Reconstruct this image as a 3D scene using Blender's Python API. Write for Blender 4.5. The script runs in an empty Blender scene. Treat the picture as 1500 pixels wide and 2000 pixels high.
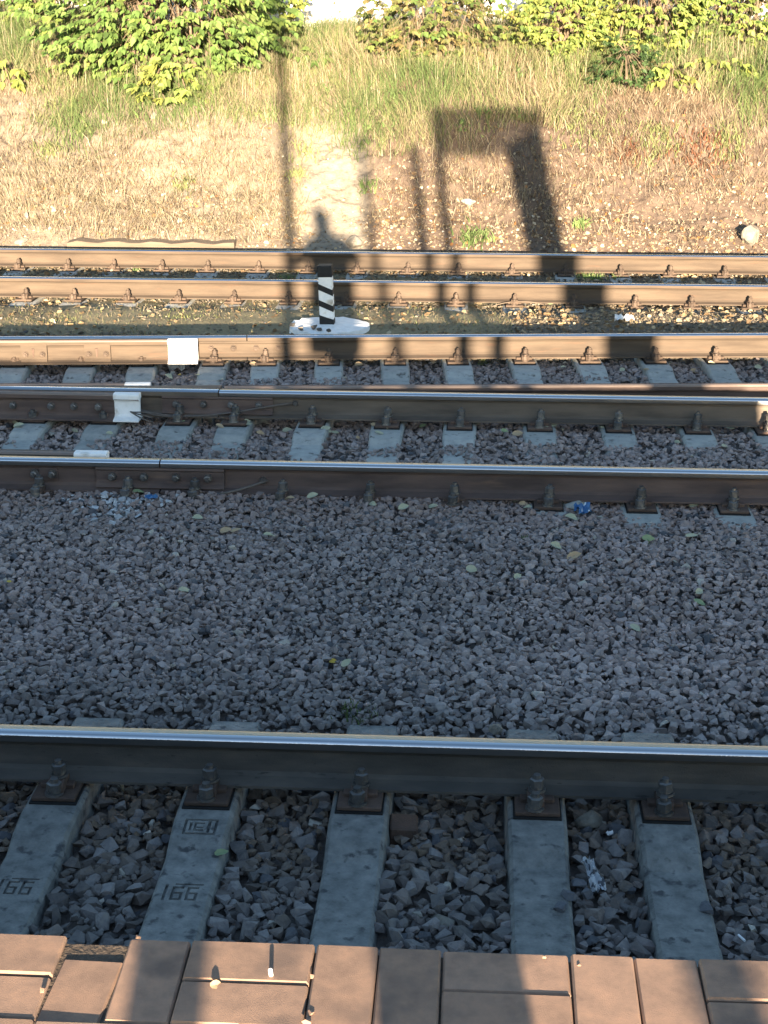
import bpy, bmesh, math, random
import numpy as np
from mathutils import Vector, Matrix, Euler

random.seed(7); rng = np.random.default_rng(7)
SC = bpy.context.scene
COL = SC.collection

# ------------------------------------------------------------------ camera, world, sun, exposure
PITCH, YAW, CAM_Z, FPX = math.radians(19.05), math.radians(3.5), 2.81, 3000.0
SUN_EL, SUN_AZ = math.radians(7.85), math.radians(5.96)     # light travels 5.7 deg left of +Y
fh = np.array([-math.sin(YAW), math.cos(YAW), 0.0]); RT = np.array([math.cos(YAW), math.sin(YAW), 0.0])
FW = math.cos(PITCH)*fh + np.array([0, 0, -math.sin(PITCH)])
UP = math.sin(PITCH)*fh + np.array([0, 0, math.cos(PITCH)])
CP = np.array([0, 0, CAM_Z])

cd = bpy.data.cameras.new('camera'); cam = bpy.data.objects.new('camera', cd); COL.objects.link(cam)
cd.sensor_fit = 'VERTICAL'; cd.sensor_height = 36; cd.lens = 36*FPX/2000
cd.clip_start = 0.03; cd.clip_end = 3000
cam.matrix_world = Matrix(((RT[0], UP[0], -FW[0], 0), (RT[1], UP[1], -FW[1], 0), (RT[2], UP[2], -FW[2], CAM_Z), (0, 0, 0, 1)))
SC.camera = cam

W = bpy.data.worlds.new('World'); SC.world = W; W.use_nodes = True
nt = W.node_tree; nt.nodes.clear()
sky = nt.nodes.new('ShaderNodeTexSky'); sky.sky_type = 'NISHITA'; sky.sun_disc = False
sky.sun_elevation = SUN_EL; sky.sun_rotation = math.pi - SUN_AZ
sky.air_density = 1.0; sky.dust_density = 0.4; sky.ozone_density = 1.6
bg = nt.nodes.new('ShaderNodeBackground'); bg.inputs['Strength'].default_value = 0.066
wo = nt.nodes.new('ShaderNodeOutputWorld')
nt.links.new(sky.outputs[0], bg.inputs['Color']); nt.links.new(bg.outputs[0], wo.inputs['Surface'])

sd = bpy.data.lights.new('sun', 'SUN'); so = bpy.data.objects.new('sun', sd); COL.objects.link(so)
sd.energy = 5.0; sd.angle = math.radians(0.5); sd.color = (1.0, 0.79, 0.56)
ldir = Vector((-math.sin(SUN_AZ)*math.cos(SUN_EL), math.cos(SUN_AZ)*math.cos(SUN_EL), -math.sin(SUN_EL)))
so.rotation_euler = ldir.to_track_quat('-Z', 'Y').to_euler(); so.location = (3, -20, 12)

SC.view_settings.view_transform = 'Standard'; SC.view_settings.look = 'None'
SC.view_settings.gamma = 1.0; SC.view_settings.exposure = 2.8; SC.view_settings.use_curve_mapping = False
SC.render.engine = 'CYCLES'

# ------------------------------------------------------------------ pixel helpers (1500 x 2000 picture)
def ray(px, py): return FW*FPX + RT*(px-750) + UP*(1000-py)
def on_z(px, py, z):
    d = ray(px, py); t = (z-CAM_Z)/d[2]; return CP + d*t
def x_at(px, Y, z):
    k = (px-750)/FPX; n = RT - k*FW
    return -(n[1]*Y + n[2]*(z-CAM_Z))/n[0]
def project(P):
    v = np.asarray(P) - CP; w = v @ FW
    return 750 + FPX*(v @ RT)/w, 1000 - FPX*(v @ UP)/w

# ------------------------------------------------------------------ object helpers
def link(o, parent=None):
    COL.objects.link(o)
    if parent is not None: o.parent = parent
    return o
def tag(o, label=None, cat=None, group=None, kind=None):
    if label: o['label'] = label
    if cat: o['category'] = cat
    if group: o['group'] = group
    if kind: o['kind'] = kind
    return o
def empty(name, loc, rz=0.0):
    o = bpy.data.objects.new(name, None); o.empty_display_size = 0.1
    o.location = loc; o.rotation_euler = (0, 0, rz); return link(o)
def mobj(name, me, mat=None, parent=None, loc=None, rot=None):
    o = bpy.data.objects.new(name, me); link(o, parent)
    if mat is not None and len(me.materials) == 0: me.materials.append(mat)
    if loc is not None: o.location = loc
    if rot is not None: o.rotation_euler = rot
    return o
def bm_mesh(name, bm, mat=None, smooth=False):
    me = bpy.data.meshes.new(name); bmesh.ops.recalc_face_normals(bm, faces=bm.faces[:])
    bm.to_mesh(me); bm.free()
    if mat is not None: me.materials.append(mat)
    for p in me.polygons: p.use_smooth = smooth
    return me
def np_mesh(name, V, T, mat=None, tint=None, flat=True):
    """V (n,3), T (m,3 or 4) -> mesh; tint (n,3) point colours"""
    V = np.asarray(V, np.float32); T = np.asarray(T, np.int32); k = T.shape[1]
    me = bpy.data.meshes.new(name)
    me.vertices.add(len(V)); me.vertices.foreach_set('co', V.ravel())
    me.loops.add(T.size); me.loops.foreach_set('vertex_index', T.ravel())
    me.polygons.add(len(T)); me.polygons.foreach_set('loop_start', np.arange(0, T.size, k, dtype=np.int32))
    me.update(calc_edges=True)
    if tint is not None:
        a = me.color_attributes.new('tint', 'FLOAT_COLOR', 'POINT')
        a.data.foreach_set('color', np.hstack([tint, np.ones((len(V), 1))]).astype(np.float32).ravel())
    if flat: me.shade_flat()
    else: me.shade_smooth()
    if mat is not None: me.materials.append(mat)
    return me
def box(bm, x0, x1, y0, y1, z0, z1, bev=0.0):
    r = bmesh.ops.create_cube(bm, size=1.0); vs = r['verts']
    for v in vs:
        v.co = Vector(((x0+x1)/2 + v.co.x*(x1-x0), (y0+y1)/2 + v.co.y*(y1-y0), (z0+z1)/2 + v.co.z*(z1-z0)))
    if bev > 0:
        es = list({e for v in vs for e in v.link_edges})
        bmesh.ops.bevel(bm, geom=es, offset=bev, segments=1, affect='EDGES')
def cyl(bm, p, axis, r0, r1, h, n=12):
    """cone frustum from p along axis"""
    axis = Vector(axis).normalized(); q = axis.to_track_quat('Z', 'Y').to_matrix().to_4x4()
    m = Matrix.Translation(Vector(p) + axis*h/2) @ q
    bmesh.ops.create_cone(bm, cap_ends=True, segments=n, radius1=r0, radius2=r1, depth=h, matrix=m)
def tube_mesh(name, pts, rad, mat, n=6):
    bm = bmesh.new(); rings = []
    pts = [Vector(p) for p in pts]
    for i, p in enumerate(pts):
        t = (pts[min(i+1, len(pts)-1)] - pts[max(i-1, 0)]).normalized()
        q = t.to_track_quat('Z', 'Y'); r = rad[i] if hasattr(rad, '__len__') else rad
        rings.append([bm.verts.new(p + q @ Vector((r*math.cos(2*math.pi*k/n), r*math.sin(2*math.pi*k/n), 0))) for k in range(n)])
    for a, b in zip(rings, rings[1:]):
        for k in range(n): bm.faces.new((a[k], a[(k+1) % n], b[(k+1) % n], b[k]))
    bm.faces.new(rings[0]); bm.faces.new(rings[-1])
    return bm_mesh(name, bm, mat, True)
def extrude_x(prof, x0, x1):
    """profile [(y,z)] closed -> bmesh prism along x"""
    bm = bmesh.new()
    a = [bm.verts.new((x0, y, z)) for y, z in prof]; b = [bm.verts.new((x1, y, z)) for y, z in prof]
    n = len(prof)
    for i in range(n): bm.faces.new((a[i], a[(i+1) % n], b[(i+1) % n], b[i]))
    bm.faces.new(a); bm.faces.new(b[::-1]); return bm

# ------------------------------------------------------------------ materials
def mat(name, stops, scale=8.0, rough=0.85, bump=0.0, bscale=60.0, stretch=(1, 1, 1), detail=6.0, tint=False, metal=0.0,
        spots=None, transl=0.0, spec=0.3, dist=0.0, objrand=0.0):
    m = bpy.data.materials.new(name); m.use_nodes = True
    N = m.node_tree.nodes; L = m.node_tree.links
    bs = N['Principled BSDF']; out = N['Material Output']
    bs.inputs['Roughness'].default_value = rough; bs.inputs['Metallic'].default_value = metal
    bs.inputs['Specular IOR Level'].default_value = spec
    geo = N.new('ShaderNodeNewGeometry'); mp = N.new('ShaderNodeMapping'); mp.inputs['Scale'].default_value = stretch
    L.new(geo.outputs['Position'], mp.inputs['Vector'])
    no = N.new('ShaderNodeTexNoise'); no.inputs['Scale'].default_value = scale; no.inputs['Detail'].default_value = detail
    no.inputs['Roughness'].default_value = 0.62; no.inputs['Distortion'].default_value = dist
    L.new(mp.outputs[0], no.inputs['Vector'])
    cr = N.new('ShaderNodeValToRGB'); el = cr.color_ramp.elements
    n = len(stops); lo, hi = 0.3, 0.7
    for i, c in enumerate(stops):
        p = lo + (hi-lo)*i/max(n-1, 1)
        e = el[i] if i < 2 else el.new(p)
        e.position = p; e.color = (*c, 1)
    if n == 1: el[1].position = 1.0; el[1].color = (*stops[0], 1)
    L.new(no.outputs['Fac'], cr.inputs['Fac'])
    col = cr.outputs['Color']
    if tint:
        at = N.new('ShaderNodeAttribute'); at.attribute_name = 'tint'
        mx = N.new('ShaderNodeMix'); mx.data_type = 'RGBA'; mx.blend_type = 'MULTIPLY'; mx.inputs[0].default_value = 1.0
        L.new(col, mx.inputs[6]); L.new(at.outputs['Color'], mx.inputs[7]); col = mx.outputs[2]
    if objrand > 0:
        oi = N.new('ShaderNodeObjectInfo'); ma = N.new('ShaderNodeMapRange')
        ma.inputs['To Min'].default_value = 1-objrand; ma.inputs['To Max'].default_value = 1+objrand
        L.new(oi.outputs['Random'], ma.inputs['Value'])
        mx = N.new('ShaderNodeMix'); mx.data_type = 'RGBA'; mx.blend_type = 'MULTIPLY'; mx.inputs[0].default_value = 1.0
        L.new(col, mx.inputs[6]); L.new(ma.outputs[0], mx.inputs[7]); col = mx.outputs[2]
    if spots:                                   # (colour, scale, threshold lo, hi)
        c, s, lo2, hi2 = spots
        n2 = N.new('ShaderNodeTexNoise'); n2.inputs['Scale'].default_value = s; n2.inputs['Detail'].default_value = 8
        L.new(mp.outputs[0], n2.inputs['Vector'])
        mr = N.new('ShaderNodeMapRange'); mr.inputs['From Min'].default_value = lo2; mr.inputs['From Max'].default_value = hi2
        L.new(n2.outputs['Fac'], mr.inputs['Value'])
        mx = N.new('ShaderNodeMix'); mx.data_type = 'RGBA'
        L.new(mr.outputs[0], mx.inputs[0]); L.new(col, mx.inputs[6]); mx.inputs[7].default_value = (*c, 1); col = mx.outputs[2]
    L.new(col, bs.inputs['Base Color'])
    if bump > 0:
        n3 = N.new('ShaderNodeTexNoise'); n3.inputs['Scale'].default_value = bscale; n3.inputs['Detail'].default_value = 8
        L.new(geo.outputs['Position'], n3.inputs['Vector'])
        bp = N.new('ShaderNodeBump'); bp.inputs['Strength'].default_value = bump; bp.inputs['Distance'].default_value = 0.01
        L.new(n3.outputs['Fac'], bp.inputs['Height']); L.new(bp.outputs[0], bs.inputs['Normal'])
    if transl > 0:
        tr = N.new('ShaderNodeBsdfTranslucent'); L.new(col, tr.inputs['Color'])
        ms = N.new('ShaderNodeMixShader'); ms.inputs[0].default_value = transl
        L.new(bs.outputs[0], ms.inputs[1]); L.new(tr.outputs[0], ms.inputs[2]); L.new(ms.outputs[0], out.inputs['Surface'])
    return m

W1 = (1, 1, 1)
M = {}
M['stone'] = mat('crushed_stone', [(.72, .72, .74), (1, 1, 1), (1.2, 1.17, 1.12)], 45, .9, .35, 160, tint=True, spec=.2)
M['bed'] = mat('ballast_bed', [(.015, .014, .014), (.05, .047, .045)], 30, .95, .8, 60)
M['bedsoil'] = mat('ballast_bed_soil', [(.6, .58, .55), (1, 1, 1), (1.3, 1.25, 1.15)], 30, .95, 1.0, 50, tint=True, detail=10)
M['ground'] = mat('ground_soil', [(.12, .1, .07), (.2, .17, .12)], 2, .95, .3, 20)
M['soil'] = mat('bank_soil', [(.62, .6, .58), (1, 1, 1), (1.25, 1.2, 1.1)], 14, .95, .9, 55, tint=True, spec=.1, detail=10)
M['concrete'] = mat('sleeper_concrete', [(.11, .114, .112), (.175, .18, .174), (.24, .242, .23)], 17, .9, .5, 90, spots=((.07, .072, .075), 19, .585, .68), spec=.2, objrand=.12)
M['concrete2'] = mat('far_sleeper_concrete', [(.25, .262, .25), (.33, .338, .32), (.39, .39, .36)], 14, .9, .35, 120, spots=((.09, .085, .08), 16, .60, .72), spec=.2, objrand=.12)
M['rail_dark'] = mat('dark_dusty_steel', [(.045, .044, .042), (.075, .07, .064), (.115, .102, .088)], 5, .75, .15, 150, stretch=(.5, 1, 2), spots=((.03, .028, .027), 30, .64, .72))
M['rail_rust'] = mat('red_brown_rust', [(.055, .041, .038), (.1, .072, .064), (.14, .1, .084)], 5, .85, .2, 150, stretch=(.4, 1, 2.5), spots=((.14, .095, .072), 9, .6, .78))
M['rail_brown'] = mat('grey_brown_rust', [(.072, .06, .05), (.118, .097, .079), (.15, .122, .098)], 5, .85, .2, 150, stretch=(.4, 1, 2.5))
M['rail_tan'] = mat('tan_dusty_rust', [(.05, .038, .029), (.072, .055, .041), (.094, .071, .052)], 5, .9, .2, 120, stretch=(.35, 1, 3), spots=((.1, .06, .04), 11, .6, .8))
M['polish'] = mat('polished_steel', [(.45, .46, .48), (.6, .61, .63)], 40, .13, .05, 200, stretch=(.05, 8, 1), metal=1.0, spec=.5)
M['dullhead'] = mat('rusty_rail_head', [(.13, .1, .085), (.2, .155, .13)], 20, .55, .1, 200, stretch=(.1, 4, 1), spec=.5)
M['headsteel'] = mat('worn_head_steel', [(.09, .092, .095), (.14, .142, .145)], 30, .42, .08, 200, stretch=(.1, 4, 1), metal=.7, spec=.5)
M['headback'] = mat('dull_head_steel', [(.2, .19, .15), (.3, .28, .22)], 30, .4, .05, 200, stretch=(.06, 6, 1), metal=.75, spec=.5)
M['plate'] = mat('rusty_base_plate', [(.07, .05, .042), (.12, .08, .062)], 22, .85, .25, 150, objrand=.2)
M['plate_tan'] = mat('tan_base_plate', [(.055, .04, .03), (.09, .064, .047)], 22, .85, .25, 150, objrand=.2)
M['bolt'] = mat('oily_bolt', [(.1, .1, .1), (.2, .19, .18)], 40, .33, .15, 200, metal=.6, spec=.6, objrand=.25)
M['bolt_tan'] = mat('rusty_bolt', [(.05, .036, .028), (.085, .062, .046)], 40, .7, .2, 200, objrand=.25)
M['rubber'] = mat('black_rubber_pad', [(.012, .012, .013), (.02, .02, .02)], 20, .8)
M['white'] = mat('white_paint', [(.72, .73, .72), (.8, .8, .79), (.83, .83, .82)], 25, .8, .2, 60, spots=((.42, .37, .3), 9, .58, .74))
M['black'] = mat('black_paint', [(.012, .012, .013), (.025, .025, .026)], 30, .7, .2, 90)
M['whitewash'] = mat('whitewashed_concrete', [(.62, .64, .65), (.75, .76, .76), (.82, .82, .81)], 14, .9, .5, 60)
M['wallwhite'] = mat('whitewashed_wall', [(.7, .69, .66), (.8, .79, .77)], 5, .9, .3, 40)
M['brickwhite'] = mat('grey_white_brick', [(.36, .36, .36), (.55, .54, .53), (.68, .67, .65)], 6, .9, .3, 60, objrand=.25)
M['mortar'] = mat('mortar', [(.3, .3, .29), (.4, .4, .38)], 10, .95, .3, 60)
M['paver'] = mat('brown_paver', [(.19, .13, .1), (.25, .168, .125), (.31, .2, .142)], 22, .93, .16, 650, spots=((.15, .108, .088), 6, .55, .66), spec=.2, objrand=.1)
M['joint'] = mat('joint_sand', [(.045, .036, .03), (.1, .078, .06)], 60, .95, .6, 120)
M['platform'] = mat('platform_concrete', [(.16, .165, .165), (.24, .24, .23)], 5, .9, .4, 60)
M['asphalt'] = mat('asphalt', [(.04, .04, .042), (.065, .064, .062)], 50, .9, .5, 150)
M['wood'] = mat('weathered_timber', [(.085, .065, .05), (.12, .095, .072), (.155, .125, .095)], 7, .9, .4, 80, stretch=(.3, 3, 3))
M['rock'] = mat('pale_limestone', [(.1, .09, .075), (.16, .148, .125), (.21, .2, .175)], 16, .9, .8, 45)
M['grass'] = mat('grass_blade', [(.85, .85, .85), (1.1, 1.1, 1.1)], 3, .75, tint=True, transl=.25, spec=.2)
M['leaf'] = mat('shrub_leaf', [(.8, .8, .8), (1.15, 1.15, 1.1)], 6, .6, tint=True, transl=.3, spec=.35)
M['stem'] = mat('shrub_bark', [(.1, .075, .05), (.18, .14, .1)], 20, .9, .3, 60)
M['litter'] = mat('dry_litter', [(.8, .8, .8), (1.15, 1.12, 1.05)], 30, .85, tint=True, transl=.15, spec=.15)
M['wire'] = mat('steel_wire', [(.08, .07, .06), (.13, .11, .1)], 40, .6, spec=.5)
M['blue'] = mat('blue_wrapper', [(.03, .1, .26), (.06, .19, .4)], 25, .35, spots=((.6, .68, .75), 30, .6, .63), spec=.5)
M['foil'] = mat('grey_plastic_scrap', [(.35, .38, .42), (.6, .63, .66)], 60, .3, spots=((.08, .09, .11), 60, .52, .58), spec=.5)
M['paper'] = mat('white_paper', [(.62, .65, .68), (.78, .79, .8)], 20, .8)
M['paint_stone'] = mat('stone_rust_stain', [(.2, .13, .08), (.3, .2, .12)], 20, .9)
M['galv'] = mat('galvanised_post', [(.3, .31, .32), (.4, .41, .42)], 8, .5, metal=.6)
M['cabinet'] = mat('grey_cabinet_paint', [(.25, .27, .29), (.3, .32, .34)], 6, .5)

# ------------------------------------------------------------------ terrain shape
Y_N, Y_A, Y_B, Y_D, Y_E = 5.01, 8.375, 9.99, 14.06, 15.655
RAIL_BASE = 0.024; RAIL_H = 0.18; ZT = RAIL_BASE + RAIL_H
def line2(p0, y0, p1, y1):
    a = on_z(p0, y0, ZT); b = on_z(p1, y1, ZT)
    s = (b[1]-a[1])/(b[0]-a[0]); return s, a[1]-s*a[0]-.0375
SB, OB = line2(430, 746.5, 1500, 741); SCc, OC = line2(0, 655, 1500, 648)
SLOPE = (SB+SCc)/2; ANG = math.atan(SLOPE)
OC = OC + (SCc-SLOPE)*0.3
OB = OC - 1.595*math.sqrt(1+SLOPE**2)
def y_C(x): return OC + SLOPE*x
def y_Bp(x): return OB + SLOPE*x
def vnoise(x, y, s, seed=0):
    """cheap smooth value noise, vectorised"""
    x = np.asarray(x)*s + seed*17.3; y = np.asarray(y)*s + seed*5.7
    xi = np.floor(x); yi = np.floor(y); fx = x-xi; fy = y-yi
    fx = fx*fx*(3-2*fx); fy = fy*fy*(3-2*fy)
    def h(a, b): v = np.sin(a*127.1 + b*311.7 + seed*74.7)*43758.5453; return v-np.floor(v)
    return (h(xi, yi)*(1-fx)+h(xi+1, yi)*fx)*(1-fy) + (h(xi, yi+1)*(1-fx)+h(xi+1, yi+1)*fx)*fy
BY0, BY1, BZ1 = 16.35, 20.35, 2.10
def bank_z(X, Y):
    X = np.asarray(X, float); Y = np.asarray(Y, float)
    t = np.clip((Y-BY0)/(BY1-BY0), 0, None)
    tt = np.minimum(t, 1.0)
    z = .04 + (BZ1-.04)*(tt*.86 + .14*tt*tt*(3-2*tt)) + np.clip(Y-BY1, 0, 2)*.05
    m = np.clip((Y-BY0)*1.2, 0, 1)
    return z + m*((vnoise(X, Y, .7, 1)-.5)*.22 + (vnoise(X, Y, 2.3, 2)-.5)*.10 + (vnoise(X, Y, 7, 3)-.5)*.06 + (vnoise(X, Y, 15, 4)-.5)*.035)
def on_bank(px, py):
    d = ray(px, py); d = d/np.linalg.norm(d)
    t = np.arange(14.5, 28, .01); P = CP + t[:, None]*d
    below = P[:, 2] < bank_z(P[:, 0], P[:, 1])
    i = int(np.argmax(below)) if below.any() else len(t)-1
    return P[i]
def sm(a, b, x): t = np.clip((x-a)/(b-a), 0, 1); return t*t*(3-2*t)
def ballast_top(X, Y):
    X = np.asarray(X, float); Y = np.asarray(Y, float)
    z = -.075 + .0*Y
    z = z + .03*sm(4.3, 3.4, Y)
    z = np.where(Y > 4.9, -.075 + .04*sm(5.08, 5.25, Y) + .043*sm(5.45, 5.75, Y), z)
    z = z + np.where(Y > 7.5, (.018 - .032*sm(-.6, .6, X))*sm(7.8, 8.15, Y), 0)
    z = np.where(Y > 8.45, -.042 + .022*sm(-1.2, 1.8, X) + .015*sm(9.2, 8.7, Y), z)
    yc = y_C(X); yb = y_Bp(X)
    z = np.where(Y > 9.9, -.05, z)
    z = np.where(Y > yc+.05, -.05 + .11*sm(.05, .6, Y-yc), z)
    z = z - np.where(Y > 12.5, .06*sm(13.3, 13.95, Y), 0)
    z = np.where(Y > 13.95, -.005, z)
    z = np.where(Y > 15.7, -.01 + .05*sm(15.8, 16.4, Y), z)
    return z + (vnoise(X, Y, 1.6, 5)-.5)*.03 + (vnoise(X, Y, 5, 6)-.5)*.012

# ------------------------------------------------------------------ setting: ground, ballast bed, bank
def grid_mesh(name, xs, ys, zf, m, tintf=None):
    X, Y = np.meshgrid(xs, ys); Z = zf(X, Y); nx, ny = len(xs), len(ys)
    V = np.stack([X.ravel(), Y.ravel(), Z.ravel()], 1)
    i = np.arange(nx*ny).reshape(ny, nx)
    Q = np.stack([i[:-1, :-1].ravel(), i[:-1, 1:].ravel(), i[1:, 1:].ravel(), i[1:, :-1].ravel()], 1)
    return np_mesh(name, V, Q, m, None if tintf is None else tintf(V), flat=False)
g = np_mesh('ground', [(-900, -900, -.45), (900, -900, -.45), (900, 900, -.45), (-900, 900, -.45)], [(0, 1, 2, 3)], M['ground'])
tag(mobj('ground', g), kind='structure')
def bed_tint(V):
    X, Y = V[:, 0], V[:, 1]; w = sm(0, .5, Y - y_C(X))[:, None]; n = vnoise(X, Y, 1.3, 14)[:, None]
    far = np.where(X[:, None] < .3, np.array([.15, .138, .088]), np.array([.17, .142, .105]))*(.7+.6*n)*(1-.3*sm(-.5, 1.0, X)[:, None])
    return np.array([.1, .088, .083])*(1-w) + far*w
bed = mobj('ballast_bed', grid_mesh('ballast_bed', np.concatenate([np.linspace(-13, -6.2, 20), np.linspace(-6, 5.6, 260), np.linspace(5.8, 13, 20)]), np.linspace(2.0, 16.5, 250),
           lambda X, Y: ballast_top(X, Y) - np.where(Y > y_C(X)+.2, .014, .03), M['bedsoil'], bed_tint))
tag(bed, kind='structure')

def bank_tint(V):
    X, Y, Z = V[:, 0], V[:, 1], V[:, 2]
    px, py = proj_arr(V)
    n = vnoise(X, Y, 1.1, 8); n2 = vnoise(X, Y, 4, 9)
    pale = np.array([.185, .155, .123]); brown = np.array([.122, .093, .074]); sand = np.array([.225, .197, .16]); humus = np.array([.13, .1, .055])
    w = np.clip(sm(640, 800, px + (n-.5)*160), 0, 1)[:, None]
    c = pale*(1-w) + brown*w
    c = c*(1-.35*np.clip(n2-.45, 0, 1)[:, None])
    s = (sm(585, 600, px)*sm(730, 705, px)*sm(225, 290, py + (n-.5)*60))[:, None]
    c = c*(1-s) + sand*s
    up = (sm(215, 120, py + (n-.5)*90)*.75)[:, None]
    return c*(1-up) + humus*up
def proj_arr(V):
    v = V - CP; w = v @ FW; return 750 + FPX*(v @ RT)/w, 1000 - FPX*(v @ UP)/w
bank = mobj('embankment', grid_mesh('embankment', np.concatenate([np.linspace(-14, -7.6, 30), np.linspace(-7.5, 7, 480), np.linspace(7.1, 14, 30)]), np.concatenate([np.linspace(16.3, 21, 170), np.linspace(21.1, 22.6, 20), [24, 30, 60]]),
            bank_z, M['soil'], bank_tint))
tag(bank, kind='structure')

# ------------------------------------------------------------------ rails
def rail_profile():
    h = [(-.075, 0), (-.075, .010), (-.045, .0165), (-.022, .024), (-.010, .038), (-.0085, .075), (-.0095, .118), (-.018, .134), (-.0365, .143),
         (-.0375, .166), (-.034, .1745), (-.026, .1785), (-.012, .180)]
    return h + [(-y, z) for y, z in h[::-1]]
def running_profile(y0=-.04, y1=.027):
    top = [(-.0381, .168), (-.0352, .1754), (-.0265, .1797), (-.010, .1812)]
    return [p for p in top if y0 <= p[0] <= y1]
def make_rail(x0, x1, y, rz, side, head, label, name='rail', dz=0.0, run=None, group=None):
    me = bm_mesh('rail', extrude_x(rail_profile(), x0, x1), M[side])
    o = mobj(name, me, loc=(0, y, RAIL_BASE+dz), rot=(0, 0, rz)); tag(o, label, 'rail', group)
    pr = run or running_profile()
    bm = bmesh.new(); a = [bm.verts.new((x0, p[0], p[1])) for p in pr]; b = [bm.verts.new((x1, p[0], p[1])) for p in pr]
    for i in range(len(pr)-1): bm.faces.new((a[i], b[i], b[i+1], a[i+1]))
    mobj('running_surface', bm_mesh('running_surface', bm, M[head], True), parent=o)
    if head == 'polish':
        for nm_, mm_, pr in (('head_back', 'headback', [(-.0098, .1811), (.012, .1811), (.027, .1796), (.035, .1752)]), ('head_side', 'headsteel', [(-.0376, .1435), (-.0386, .166), (-.0379, .1685)])):
            bm = bmesh.new(); a = [bm.verts.new((x0, p[0], p[1])) for p in pr]; b = [bm.verts.new((x1, p[0], p[1])) for p in pr]
            for i in range(len(pr)-1): bm.faces.new((a[i], b[i], b[i+1], a[i+1]))
            if side == 'rail_tan': bm.free(); continue
            mobj(nm_, bm_mesh(nm_, bm, M[mm_], True), parent=o)
    return o
xj_A, xj_B = x_at(312, Y_A-.03, ZT), x_at(427, Y_B-.03, ZT)
xj_C = x_at(483, y_C(-1.3)-.03, ZT)/math.cos(ANG)
XL, XR = -13.0, 13.0
R_N = make_rail(XL, XR, Y_N, 0, 'rail_dark', 'polish', 'dark steel rail with mirror-bright top, the one nearest the platform')
R_A1 = make_rail(XL, xj_A-.004, Y_A, 0, 'rail_rust', 'polish', 'red-brown rail left of the bolted joint beside the grey wide ballast strip')
R_A2 = make_rail(xj_A+.004, XR, Y_A, 0, 'rail_rust', 'polish', 'red-brown rail with the blue wrapper at its foot, running from a bolted joint')
R_B2 = make_rail(xj_B+.004, XR, Y_B, 0, 'rail_brown', 'polish', 'grey-brown rail with bright top and a wire bond at its bolted joint')
R_Bp = make_rail(xj_B/math.cos(ANG)+.02, XR, OB, ANG, 'rail_rust', 'dullhead', 'dull rust-headed rail running close behind the bright-topped rail of the crossing')
R_C1 = make_rail(XL, xj_C-.004, OC, ANG, 'rail_tan', 'polish', 'tan sunlit rail behind the guard rail with the white painted end')
R_C2 = make_rail(xj_C+.004, XR, OC, ANG, 'rail_tan', 'polish', 'tan sunlit rail in front of the striped post')
R_D = make_rail(XL, XR, Y_D, 0, 'rail_tan', 'polish', 'tan sunlit rail directly behind the striped post')
R_E = make_rail(XL, XR, Y_E, 0, 'rail_tan', 'polish', 'tan sunlit rail at the foot of the grassy bank')

# crossing nose (frog): the two rails merge into one wide head towards the left
def frog():
    bm = bmesh.new(); x0, x1 = -6.5, xj_B-.004
    n = 14
    def sect(x):
        yf = Y_B-.0375; yk = max(y_Bp(x)+.0375, yf+.03)
        yk2 = yk
        return [(yf-.037, 0), (yf-.037, .011), (yf+.026, .035), (yf+.026, .12), (yf, .142), (yf, .170), (yf+.009, .1795),
                (yk2-.009, .1795), (yk2, .170), (yk2, .142), (yk2-.012, .12), (yk2-.012, .035), (yk2+.03, .011), (yk2+.03, 0)]
    rows = []
    for i in range(n+1):
        x = x0 + (x1-x0)*i/n
        rows.append([bm.verts.new((x, y-Y_B, z)) for y, z in sect(x)])
    k = len(rows[0])
    for a, b in zip(rows, rows[1:]):
        for j in range(k): bm.faces.new((a[j], a[(j+1) % k], b[(j+1) % k], b[j]))
    bm.faces.new(rows[0]); bm.faces.new(rows[-1])
    o = mobj('crossing_nose', bm_mesh('crossing_nose', bm, M['rail_brown']), loc=(0, Y_B, RAIL_BASE))
    tag(o, 'steel crossing nose with wide bright head between two white-ended wing rails', 'rail crossing')
    bm = bmesh.new(); rr = []
    for i in range(n+1):
        x = x0 + (x1-x0)*i/n; yf = Y_B-.0375; yk = max(y_Bp(x)+.0375, yf+.03)
        rr.append([bm.verts.new((x, y-Y_B, z)) for y, z in [(yf-.0006, .1705), (yf+.0085, .1803), (min(yf+.05, yk-.01), .1806)]])
    for a, b in zip(rr, rr[1:]):
        for j in range(2): bm.faces.new((a[j], b[j], b[j+1], a[j+1]))
    mobj('running_surface', bm_mesh('running_surface', bm, M['polish'], True), parent=o)
    return o
R_F = frog()

# bolts, nuts, plates (shared meshes)
def bolt_mesh(name, m, s=1.0, tall=1.0):
    bm = bmesh.new()
    cyl(bm, (0, 0, 0), (0, 0, 1), .031*s, .030*s, .008*s, 14)
    cyl(bm, (0, 0, .0065*s), (0, 0, 1), .021*s, .020*s, .008*s, 12)
    cyl(bm, (0.001, 0, .013*s), (0.06, 0.03, 1), .025*s, .0245*s, .008*s, 12)
    cyl(bm, (0, 0, .0185*s), (0, 0, 1), .026*s, .0255*s, .022*s*tall, 6)
    cyl(bm, (0, 0, .0185*s+.022*s*tall), (0, 0, 1), .0255*s, .019*s, .003*s, 6)
    cyl(bm, (0, 0, .0185*s+.022*s*tall), (0, 0, 1), .014*s, .0125*s, .016*s, 10)
    return bm_mesh(name, bm, m)
def clip_mesh(m):
    bm = bmesh.new()
    pr = [(-.062, -.012), (-.062, .012), (-.048, .026), (.012, .026), (.036, .016), (.036, .0), (.012, .004), (-.004, .004), (-.012, -.012)]
    b = extrude_x(pr, -.03, .03); me = bm_mesh('clip', b, m); bm.free(); return me
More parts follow.
